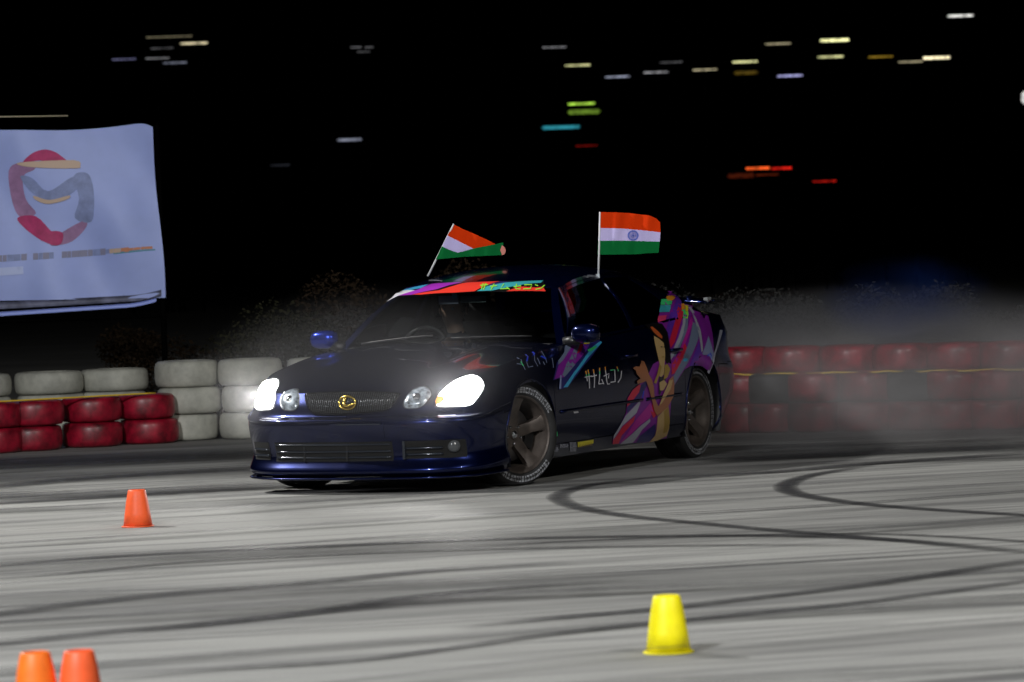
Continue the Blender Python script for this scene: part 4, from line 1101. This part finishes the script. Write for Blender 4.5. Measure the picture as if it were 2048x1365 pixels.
for cN, pts, k in [('rose', [(18, 340), (40, 322), (75, 318), (70, 335), (48, 350), (52, 395), (72, 424), (40, 432), (24, 400)], 1), ('crimson', [(48, 322), (66, 302), (90, 293), (112, 298), (132, 312), (150, 326), (118, 322), (80, 316)], 2), ('gold', [(40, 322), (148, 313), (162, 326), (150, 330), (60, 330)], 3),
                   ('slate', [(150, 345), (176, 340), (188, 365), (190, 405), (182, 440), (150, 432), (160, 392)], 1), ('slate', [(42, 350), (66, 352), (98, 378), (142, 350), (172, 342), (166, 362), (128, 392), (88, 394), (60, 376)], 2), ('gold', [(70, 388), (100, 396), (140, 386), (136, 394), (98, 404), (72, 396)], 3),
                   ('crimson', [(34, 434), (72, 430), (104, 462), (118, 468), (110, 486), (84, 480), (50, 456)], 2), ('rose', [(118, 466), (166, 438), (172, 450), (142, 480), (110, 487)], 1), ('crimson', [(96, 462), (124, 462), (120, 486), (98, 486)], 3)]:
    print_on('emblem', pts, pr[cN], k)
rg = random.Random(8); x = -70
while x < 318:
    w = rg.uniform(7, 16); y = 516 - (x) * .075 + 1
    cN = rg.choice(('brown', 'brown', 'slate')) if x < 210 else ('gold' if x < 240 else 'orange' if x < 330 else 'teal')
    hgt = 13 if x < 200 else 9 if x < 250 else 5
    if rg.random() < .88: print_on('printed_line', [(x, y - hgt / 2), (x + w, y - hgt / 2 - w * .075), (x + w, y + hgt / 2 - w * .075), (x, y + hgt / 2)], pr[cN], 1)
    x += w + rg.uniform(.2, 1.2)
print_on('printed_line', [(225, 503), (308, 497), (308, 500), (225, 507)], pr['teal'], 1)
print_on('printed_line', [(-60, 540), (45, 532), (46, 548), (-60, 556)], pr['pale'], 1)
# the rolled foot of the banner: a printed strip and a pale edge below it
def strip(name, y0a, y0b, y1a, y1b, mt, dy, xe=322):
    vs, fs = [], []
    for i in range(41):
        t = i / 40; px = -120 + (xe + 120) * t; ya = y0a + (y0b - y0a) * t; yb = y1a + (y1b - y1a) * t
        sag = 3 * math.sin(math.pi * t)
        for k in range(5):
            py = ya + (yb - ya) * k / 4; p = at(px, py - (8 * max(0, (t - .85) / .15) ** 2), BY + dy); p.y += .02 * math.sin(9 * t) + .02 * math.sin(math.pi * k / 4); vs.append(p - bl)
    for i in range(40):
        for k in range(4): fs.append((i * 5 + k, i * 5 + k + 1, (i + 1) * 5 + k + 1, (i + 1) * 5 + k))
    return mesh(name, vs, fs, mt, bt)
strip('printed_strip', 611, 588, 626, 600, mat('strip_print', (.16, .17, .26), .6, noise=(5, .8)), -.02)
strip('hem', 632, 604, 641, 612, mat('hem_vinyl', (.34, .42, .82), .5), -.04, 312)
pm = mat('dark_steel', (.0015, .0015, .0015), .9, spec=0.0)
for x in (tl.x - .05, tr.x + .03):
    m_ = MB(); m_.add(tube_vf([(x - bl.x, .08, 0), (x - bl.x, .08, 2.60)], .025, 8)); m_.build('post', pm, bt, True)
m_ = MB(); p0, p1 = at(-120, 236, BY) - bl, at(136, 232, BY) - bl; m_.add(tube_vf([p0, p1], .006, 6)); m_.build('wire', mat('wire', (.45, .40, .28), .5), bt, True)
m_ = MB(); m_.add(tube_vf([(tl.x - bl.x - .05, .08, 1.0), (tr.x - bl.x + .03, .08, 1.0)], .018, 6)); m_.build('rail', pm, bt, True)

# ------------------------------------------------------------------ cones
def cone_meshes():
    H = .2034
    vs, fs = lathe_vf([(.048, H - .004), (.046, H), (.050, H), (.054, H - .006), (.066, H * .72), (.078, H * .36), (.088, .010), (.084, .010), (.074, H * .36), (.062, H * .72), (.050, H - .010)], 40, 'Z', True)
    a = D.meshes.new('cone_body'); a.from_pydata(vs, [], fs); a.update()
    vs, fs = lathe_vf([(.080, .008), (.098, .007), (.100, .005), (.100, .001), (.080, .001)], 40, 'Z', True)
    b = D.meshes.new('cone_base'); b.from_pydata(vs, [], fs); b.update()
    for m_ in (a, b):
        bm = bmesh.new(); bm.from_mesh(m_); bmesh.ops.recalc_face_normals(bm, faces=bm.faces[:]); bm.to_mesh(m_); bm.free()
        m_.polygons.foreach_set('use_smooth', [True] * len(m_.polygons))
    return a, b
CA, CB = cone_meshes()
def cone(p, mt, label):
    e = empty('marker_cone', p, random.uniform(0, 6)); tag(e, label, 'cone', 'low flat-topped marker cones on the track')
    for nm, me in (('cone_body', CA), ('cone_base', CB)):
        m2 = me.copy(); m2.materials.append(mt); o = D.objects.new(nm, m2); COL.objects.link(o); o.parent = e; o.scale = (.9, .9, 1)
om = mat('orange_cone', (1, .13, .03), .5, noise=(16, .15)); om2 = mat('amber_cone', (1, .20, .015), .5, noise=(16, .15)); ym_ = mat('yellow_cone', (.95, .84, .0), .5, noise=(16, .15))
cone(gp(276, 1054), om, 'orange marker cone standing alone on the track left of the car')
cone(gp(1337, 1306), ym_, 'yellow marker cone, the only yellow one, in front of the car')
p = at(70, 1303, 13.1); cone((p.x, 13.1, 0), om2, 'lighter orange cone of the close pair, partly cut by the frame')
p = at(158, 1303, 13.1); cone((p.x, 13.1, 0), om, 'redder orange cone of the close pair, partly cut by the frame')

# ------------------------------------------------------------------ flags clipped to the car windows
FM = dict(saffron=mat('saffron_cloth', (.62, .035, .001), .9, spec=.1), white=mat('white_cloth', (.52, .46, .78), .8), green=mat('green_cloth', (.002, .13, .03), .9, spec=.1), navy=mat('navy_print', (.09, .13, .50), .7), pole=mat('white_pole', (.62, .64, .66), .4), clip=mat('white_clip', (.5, .55, .6), .4))
Z6 = zpx(760, 400, 3.303)
def flag_sheet(name, pts, mt, root, Y, off, amp=.012, lean=0.0, ph=0.0):
    P3 = [at(*q, Y) for q in Z6(pts)]; P2 = []
    U = [Vector((p.x, p.z)) for p in P3]
    for a, b in zip(U, U[1:] + U[:1]):
        n = max(1, int((b - a).length / .02)); P2 += [a.lerp(b, i / n) for i in range(n)]
    E2 = [(i, (i + 1) % len(P2)) for i in range(len(P2))]
    def ins(q):
        c = False
        for a, b in zip(U, U[1:] + U[:1]):
            if (a.y > q.y) != (b.y > q.y) and q.x < (b.x - a.x) * (q.y - a.y) / (b.y - a.y) + a.x: c = not c
        return c
    x = min(q.x for q in U)
    while x < max(q.x for q in U):
        y = min(q.y for q in U)
        while y < max(q.y for q in U):
            if ins(Vector((x, y))): P2.append(Vector((x, y)))
            y += .018
        x += .015
    vo, eo, fo, *_ = delaunay_2d_cdt(P2, E2, [], 1, 1e-6)
    x0 = root.location.x
    vs = []
    for q in vo:
        d = q.x - x0; vs.append(Vector((q.x, Y + off + lean * d + amp * min(1, d / .1) * (math.sin(26 * d + 5 * q.y + ph) + .5 * math.sin(61 * d - 14 * q.y)), q.y)) - root.location)
    return mesh(name, vs, [tuple(f) for f in fo], mt, root)
def flag_pole(root, Y, a, b):
    m_ = MB(); m_.add(tube_vf([at(*Z6([a])[0], Y) - root.location, at(*Z6([((a[0] + b[0]) / 2 + 1, (a[1] + b[1]) / 2)])[0], Y) - root.location, at(*Z6([b])[0], Y) - root.location], [.0068, .0062, .0055], 8)); m_.build('pole', FM['pole'], root, True)
q = CAR_M @ Vector((-.319, .58, 1.247)); YF = q.y
r1 = empty('flag', at(1197, 560, YF)); tag(r1, 'orange, white and green flag with blue wheel flying from the nearer side window', 'flag', 'small tricolour flags clipped to the car')
flag_sheet('saffron_band', [(1452, 82), (1560, 83), (1650, 88), (1780, 104), (1825, 124), (1850, 148), (1853, 216), (1750, 203), (1600, 190), (1446, 186)], FM['saffron'], r1, YF, 0)
flag_sheet('white_band', [(1446, 186), (1600, 190), (1750, 203), (1853, 216), (1848, 277), (1750, 274), (1600, 270), (1442, 271)], FM['white'], r1, YF, 0)
flag_sheet('green_band', [(1442, 271), (1600, 270), (1750, 274), (1846, 277), (1840, 350), (1780, 352), (1700, 360), (1560, 362), (1437, 363)], FM['green'], r1, YF, 0)
ring = [(1672 + 37 * math.cos(a), 236 + 34 * math.sin(a)) for a in [2 * math.pi * k / 24 for k in range(24)]]
for k in range(24):
    a0, a1 = 2 * math.pi * k / 24, 2 * math.pi * (k + 1) / 24
wheel = [flag_sheet('w', [(1672 + r_ * math.cos(a), 236 + r_ * .93 * math.sin(a)) for r_, a in ((37, a0), (37, a0 + .262), (28, a0 + .262), (28, a0))], FM['navy'], r1, YF, -.003) for a0 in [2 * math.pi * k / 24 for k in range(24)]]
wheel += [flag_sheet('w', [(1672 + 29 * math.cos(a) + 1.5 * math.sin(a), 236 + 27 * math.sin(a) - 1.5 * math.cos(a)), (1672 + 29 * math.cos(a) - 1.5 * math.sin(a), 236 + 27 * math.sin(a) + 1.5 * math.cos(a)), (1672, 236)], FM['navy'], r1, YF, -.003) for a in [2 * math.pi * k / 24 for k in range(24)]]
wheel += [flag_sheet('w', [(1672 + 7 * math.cos(a), 236 + 7 * math.sin(a)) for a in [k * math.pi / 4 for k in range(8)]], FM['navy'], r1, YF, -.0035)]
join('wheel_emblem', wheel)
flag_pole(r1, YF, (1442, 525), (1453, 80))
m_ = MB(); b0 = at(*Z6([(1440, 505)])[0], YF) - r1.location
m_.box(b0 + Vector((-.005, 0, -.01)), (.03, .02, .045)); m_.box(b0 + Vector((-.035, .01, -.01)), (.05, .02, .018), Matrix.Rotation(R(25), 3, 'Y')); m_.box(b0 + Vector((-.04, .01, -.04)), (.03, .016, .016), Matrix.Rotation(R(-40), 3, 'Y')); m_.build('clip', FM['clip'], r1)
q = CAR_M @ Vector((-.132, -.55, 1.30)); Y2 = q.y
r2 = empty('flag', at(858, 552, Y2)); tag(r2, 'folded orange, white and green flag on a slanted pole at the far window', 'flag', 'small tricolour flags clipped to the car')
flag_sheet('saffron_band', [(486, 162), (540, 190), (600, 215), (690, 256), (762, 292), (700, 320), (630, 330), (540, 285), (445, 236)], FM['saffron'], r2, Y2, 0, .006)
flag_sheet('white_band', [(446, 236), (540, 283), (632, 330), (600, 342), (515, 356), (460, 333), (409, 308)], FM['white'], r2, Y2, 0, .006)
flag_sheet('green_band', [(409, 308), (460, 332), (515, 350), (630, 319), (750, 296), (815, 282), (812, 330), (800, 366), (700, 370), (560, 376), (368, 394)], FM['green'], r2, Y2, -.02, .006)
flag_sheet('saffron_tip', [(806, 300), (822, 312), (832, 335), (824, 358), (806, 366), (794, 330)], mat('pink_cloth', (.62, .22, .17), .8), r2, Y2, -.026, .002)
flag_pole(r2, Y2, (316, 505), (487, 160))

# ------------------------------------------------------------------ bushes beyond the barrier
def leaf_mat(name, c1, c2):
    m = D.materials.new(name); m.use_nodes = True; nt = m.node_tree; p = nt.nodes['Principled BSDF']
    g_ = nt.nodes.new('ShaderNodeNewGeometry'); mx = nt.nodes.new('ShaderNodeMix'); mx.data_type = 'RGBA'; mx.inputs[6].default_value = (*c1, 1); mx.inputs[7].default_value = (*c2, 1)
    nt.links.new(g_.outputs['Random Per Island'], mx.inputs[0]); nt.links.new(mx.outputs[2], p.inputs['Base Color']); p.inputs['Roughness'].default_value = 1.0; p.inputs['Specular IOR Level'].default_value = .04; return m
LM = [leaf_mat('dusty_leaves', (.022, .024, .012), (.045, .043, .025)), leaf_mat('dry_leaves', (.03, .02, .011), (.05, .034, .022)), leaf_mat('grey_leaves', (.032, .032, .03), (.046, .045, .042))]
bark = mat('bark', (.05, .038, .028), .9)
def bush(x, y, w, h, mi, label, seed, n=8000):
    rg = random.Random(seed); e = empty('bush', (x, y, 0)); tag(e, label, 'bush', 'dusty bushes beyond the tyre barrier')
    cl = [(rg.uniform(-.8, .8) * w / 2, rg.uniform(-.5, .5) * w / 2, rg.uniform(.25, .80) * h, rg.uniform(.16, .30) * w) for _ in range(9)]
    vs, fs = [], []
    for _ in range(n):
        cx, cy, cz, cr = rg.choice(cl); d = Vector((rg.gauss(0, 1), rg.gauss(0, 1), rg.gauss(0, 1))).normalized() * cr * rg.uniform(.35, 1.08) ** .6
        p = Vector((cx + d.x, cy + d.y, max(.03, min(h * 1.02, cz + d.z * .8)))); a = Vector((rg.gauss(0, 1), rg.gauss(0, 1), rg.gauss(0, .7))).normalized(); b = a.cross(Vector((rg.gauss(0, 1), rg.gauss(0, 1), rg.gauss(0, 1)))).normalized()
        s = rg.uniform(.010, .026); k = len(vs)
        vs += [p - a * s, p - b * s * .45, p + a * s, p + b * s * .45]; fs.append((k, k + 1, k + 2, k + 3))
    mesh('foliage', vs, fs, LM[mi], e, False)
    m_ = MB()
    for cx, cy, cz, cr in cl: m_.add(tube_vf([(cx * .1, cy * .1, 0), (cx * .5, cy * .5, cz * .5), (cx, cy, cz)], [.022, .015, .006], 5))
    m_.build('stems', bark, e, True)
bush(-3.05, 36.4, 1.1, .95, 1, 'low brownish bush just right of the banner foot', 1); bush(-2.05, 36.6, 1.25, 1.22, 0, 'tallest green-brown bush between banner and car', 2)
bush(-1.20, 36.2, 1.2, 1.0, 2, 'grey dusty bush behind the far door mirror', 3); bush(-1.2, 38.5, 1.3, 1.36, 1, 'taller reddish bush standing behind the grey one', 4)
bush(-.10, 37.4, 1.2, 1.42, 1, 'brown bush whose top shows under the folded flag', 5); bush(-2.6, 35.6, 1.1, .72, 2, 'small grey bush right behind the white tyres', 12)
for i, (x, y, w, h, l) in enumerate([(1.55, 35.4, 1.3, 1.12, 'bush in the smoke directly behind the boot of the car'), (2.45, 35.2, 1.3, 1.02, 'bush in the smoke, next to the one behind the boot'), (3.3, 35.0, 1.3, 1.05, 'bush in the smoke above the brightest red tyres'), (4.15, 34.8, 1.3, .98, 'bush in the smoke at the right frame edge')]):
    bush(x, y, w, h, 2, l, 20 + i)

# ------------------------------------------------------------------ far lamps on poles
LC = dict(yellow=(.95, .95, .45), warm=(1, .88, .55), white=(1, 1, .95), grey=(.8, .8, .85), blue=(.55, .55, 1), green=(.45, .80, .08), teal=(.03, .30, .38), red=(1, .02, .01), orange=(1, .12, .02), amber=(.8, .5, .05), lilac=(.6, .65, .85))
LMt = {}
def far_lamp(px, py, wpx, hpx, cN, e, dist=120, label=None):
    k = (cN, round(e, 3))
    if k not in LMt:
        lm = LMt[k] = mat('lamp_' + cN, (.1, .1, .1), .5, emit=LC[cN], emit_s=e); nt = lm.node_tree   # rows of diodes, some weaker than others
        tc = nt.nodes.new('ShaderNodeTexCoord'); nz = nt.nodes.new('ShaderNodeTexNoise'); nz.inputs['Scale'].default_value = 9
        mr = nt.nodes.new('ShaderNodeMapRange'); mr.inputs['From Min'].default_value = .35; mr.inputs['From Max'].default_value = .6; mr.inputs['To Min'].default_value = e * .45; mr.inputs['To Max'].default_value = e * 1.25
        nt.links.new(tc.outputs['Object'], nz.inputs['Vector']); nt.links.new(nz.outputs['Fac'], mr.inputs['Value']); nt.links.new(mr.outputs[0], nt.nodes['Principled BSDF'].inputs['Emission Strength'])
    p = at(px, py, dist); w = wpx * dist / FPX; h = .72 * hpx * dist / FPX
    o = empty('street_lamp', (p.x, dist, 0)); tag(o, label, 'lamp', 'distant lamps in the dark')
    bm = bmesh.new(); bmesh.ops.create_cube(bm, size=1)
    for v in bm.verts: v.co = Vector((v.co.x * w, v.co.y * .12, v.co.z * h))
    bmesh.ops.bevel(bm, geom=bm.edges[:], offset=min(h, .12) * .42, segments=2, affect='EDGES')
    for v in bm.verts: v.co.z += p.z
    from_bm('luminaire', bm, LMt[k], o)
    m_ = MB(); m_.box((0, .16, p.z + h * .5 + .02), (w * 1.03, .30, .03)); m_.add(tube_vf([(0, .3, 0), (0, .3, p.z + h * .5)], .05, 6)); m_.build('pole', pm, o)
FAR = [(1921, 32, 52, 5, 'white', 1.0, 'white lamp, highest of all at the top right'), (1669, 81, 60, 7, 'yellow', 1.6, 'brightest yellow lamp, upper of two one above the other'), (1661, 114, 52, 4.5, 'yellow', .9, 'yellow lamp just below the brightest one'),
       (1556, 88, 52, 3, 'warm', .5, 'thin dim warm lamp between the brightest yellow and the row of small ones'), (1873, 116, 56, 7, 'warm', 1.5, 'bright cream lamp below the highest white one'), (1821, 124, 50, 3, 'warm', .45, 'faint warm lamp touching the left of the bright cream one'), (1761, 114, 50, 3.5, 'amber', .35, 'dim amber lamp between the yellow pair and the cream one'),
       (1490, 124, 52, 4.5, 'yellow', 1.0, 'yellow lamp above the brown glow'), (1492, 146, 50, 9, 'amber', .09, 'dull brown lamp just under a yellow one'), (1580, 152, 52, 4.5, 'blue', .85, 'violet-blue lamp, lowest right of the upper group'), (1410, 140, 50, 3.5, 'warm', .5, 'thin warm lamp left of the yellow one'), (1342, 125, 46, 2.5, 'grey', .12, 'barely visible grey lamp over a brighter thin one'),
       (1312, 145, 50, 3, 'grey', .45, 'thin grey lamp beneath the barely visible one'), (1235, 154, 50, 3.5, 'lilac', .6, 'thin lilac lamp, lowest of the upper row left part'), (1155, 131, 52, 4, 'yellow', .8, 'pale yellow lamp, leftmost bright one of the right group'), (1109, 95, 48, 2.5, 'grey', .3, 'faint grey lamp above and left of the pale yellow one'),
       (1163, 208, 56, 5, 'green', 1.2, 'bright lime green lamp over a wider dull one'), (1168, 224, 66, 12, 'green', .28, 'wide dull green lamp just under the lime one'), (1122, 255, 78, 9, 'teal', .8, 'wide teal lamp below the green ones'), (1173, 292, 44, 3, 'red', .14, 'very faint red lamp below the teal one'),
       (1516, 337, 50, 6, 'orange', 1.3, 'orange-red lamp joined end to end with a red one'), (1563, 337, 42, 5, 'red', .95, 'pure red lamp joined to the orange-red one'), (1482, 352, 56, 12, 'orange', .05, 'wide dark orange lamp at lower left of the red pair'), (1535, 350, 46, 3, 'orange', .12, 'faint orange lamp just under the red pair'), (1649, 363, 48, 3.5, 'red', .5, 'thin red lamp, lowest right'),
       (2050, 196, 14, 34, 'white', .7, 'tall pale lamp cut by the right frame edge'), (388, 87, 56, 4.5, 'warm', .75, 'cream lamp, brightest above the banner'), (338, 74, 92, 2.5, 'warm', .16, 'long thin brownish lamp above the banner'), (324, 97, 46, 2.5, 'grey', .10, 'faint grey lamp between the long one and those below'), (315, 117, 48, 3, 'grey', .22, 'dim grey lamp above the lilac one over the banner'),
       (350, 126, 48, 3.5, 'lilac', .25, 'dim lilac lamp, lowest above the banner'), (248, 119, 48, 2.5, 'blue', .25, 'dim blue lamp, leftmost above the banner'), (712, 95, 22, 3, 'grey', .16, 'short dim lamp, left of a tiny pair at the top'), (738, 95, 18, 3, 'grey', .14, 'short dim lamp, right of a tiny pair at the top'), (727, 104, 26, 2.5, 'grey', .10, 'short dim lamp just under the tiny pair'),
       (699, 280, 50, 6, 'lilac', .35, 'lone lilac-grey lamp in the dark above the windscreen'), (560, 331, 40, 4, 'lilac', .03, 'almost invisible lamp above the dark bushes')]
for px, py, w, h, cN, e, lab in FAR: far_lamp(px, py, w, h, cN, e, label=lab)

# ------------------------------------------------------------------ smoke
def smoke(name, loc, dims, dens, scale, lo, hi, label, color=(.72, .72, .76), aniso=.2, base=0.0, seed=0.0, power=1.0):
    bm = bmesh.new(); bmesh.ops.create_cube(bm, size=1)
    for v in bm.verts: v.co = Vector((v.co.x * dims[0], v.co.y * dims[1], v.co.z * dims[2]))
    m = D.materials.new(name); m.use_nodes = True; nt = m.node_tree; nt.nodes.clear(); L = nt.links
    out = nt.nodes.new('ShaderNodeOutputMaterial'); pv = nt.nodes.new('ShaderNodeVolumePrincipled'); pv.inputs['Color'].default_value = (*color, 1); pv.inputs['Anisotropy'].default_value = aniso
    tc = nt.nodes.new('ShaderNodeTexCoord'); nz = nt.nodes.new('ShaderNodeTexNoise'); nz.inputs['Scale'].default_value = scale; nz.inputs['Detail'].default_value = 4; nz.inputs['Distortion'].default_value = .6
    mp = nt.nodes.new('ShaderNodeMapping'); mp.inputs['Location'].default_value = (seed, seed * .7, 0); mp.inputs['Scale'].default_value = (.6, 1, 1.3)
    L.new(tc.outputs['Object'], mp.inputs[0]); L.new(mp.outputs[0], nz.inputs['Vector'])
    def mth(op, a, b=None, c=None):
        x = nt.nodes.new('ShaderNodeMath'); x.operation = op; x.use_clamp = False
        for i, v in enumerate((a, b, c)):
            if v is None: continue
            if isinstance(v, (int, float)): x.inputs[i].default_value = v
            else: L.new(v, x.inputs[i])
        return x.outputs[0]
    mr = nt.nodes.new('ShaderNodeMapRange'); mr.inputs['From Min'].default_value = lo; mr.inputs['From Max'].default_value = hi; mr.inputs['To Min'].default_value = base; L.new(nz.outputs['Fac'], mr.inputs['Value'])
    # soft ellipsoidal falloff
    sc_ = nt.nodes.new('ShaderNodeVectorMath'); sc_.operation = 'MULTIPLY'; sc_.inputs[1].default_value = (2 / dims[0], 2 / dims[1], 2 / dims[2]); L.new(tc.outputs['Object'], sc_.inputs[0])
    ln = nt.nodes.new('ShaderNodeVectorMath'); ln.operation = 'LENGTH'; L.new(sc_.outputs[0], ln.inputs[0])
    f = nt.nodes.new('ShaderNodeMapRange'); f.interpolation_type = 'SMOOTHSTEP'; f.inputs['From Min'].default_value = 1.0; f.inputs['From Max'].default_value = .35; L.new(ln.outputs['Value'], f.inputs['Value'])
    fo = f.outputs[0]
    if power != 1.0: fo = mth('POWER', fo, power)
    L.new(mth('MULTIPLY', mth('MULTIPLY', mr.outputs[0], fo), dens), pv.inputs['Density'])
    L.new(pv.outputs[0], out.inputs['Volume'])
    o = from_bm(name, bm, m, None, False); o.location = loc; tag(o, label, 'smoke', None, 'stuff'); return o
smoke('tyre_smoke', (3.4, 29.0, .30), (6.0, 3.2, 1.50), 1.15, 1.9, .40, .66, 'grey tyre smoke drifting behind the car over the right barrier', base=.16, color=(.88, .85, .87))
smoke('tyre_smoke', (2.15, 27.9, .25), (2.2, 1.9, .95), .6, 3.0, .42, .66, 'thicker grey smoke curling off the rear tyre', base=.10, color=(.86, .87, .9))
smoke('tyre_smoke', (2.9, 32.9, .34), (5.5, 2.4, 1.60), 2.8, 2.0, .36, .68, 'thin smoke hanging between right barrier and bushes', base=.40, color=(.84, .84, .9))
smoke('tyre_smoke', (3.05, 31.5, .95), (1.5, 1.0, .80), 1.8, 2.4, .40, .62, 'faint blue wisp of smoke above the right barrier', base=.0, color=(.05, .16, .75))
smoke('headlight_bloom', (-.85, 24.85, .66), (2.4, 1.7, 1.3), .125, 1.5, .3, .7, 'faint added mist that makes the headlights bloom', base=.7, aniso=.35, color=(.9, .9, .95))  # volume added around the nose to give the headlamps their bloom
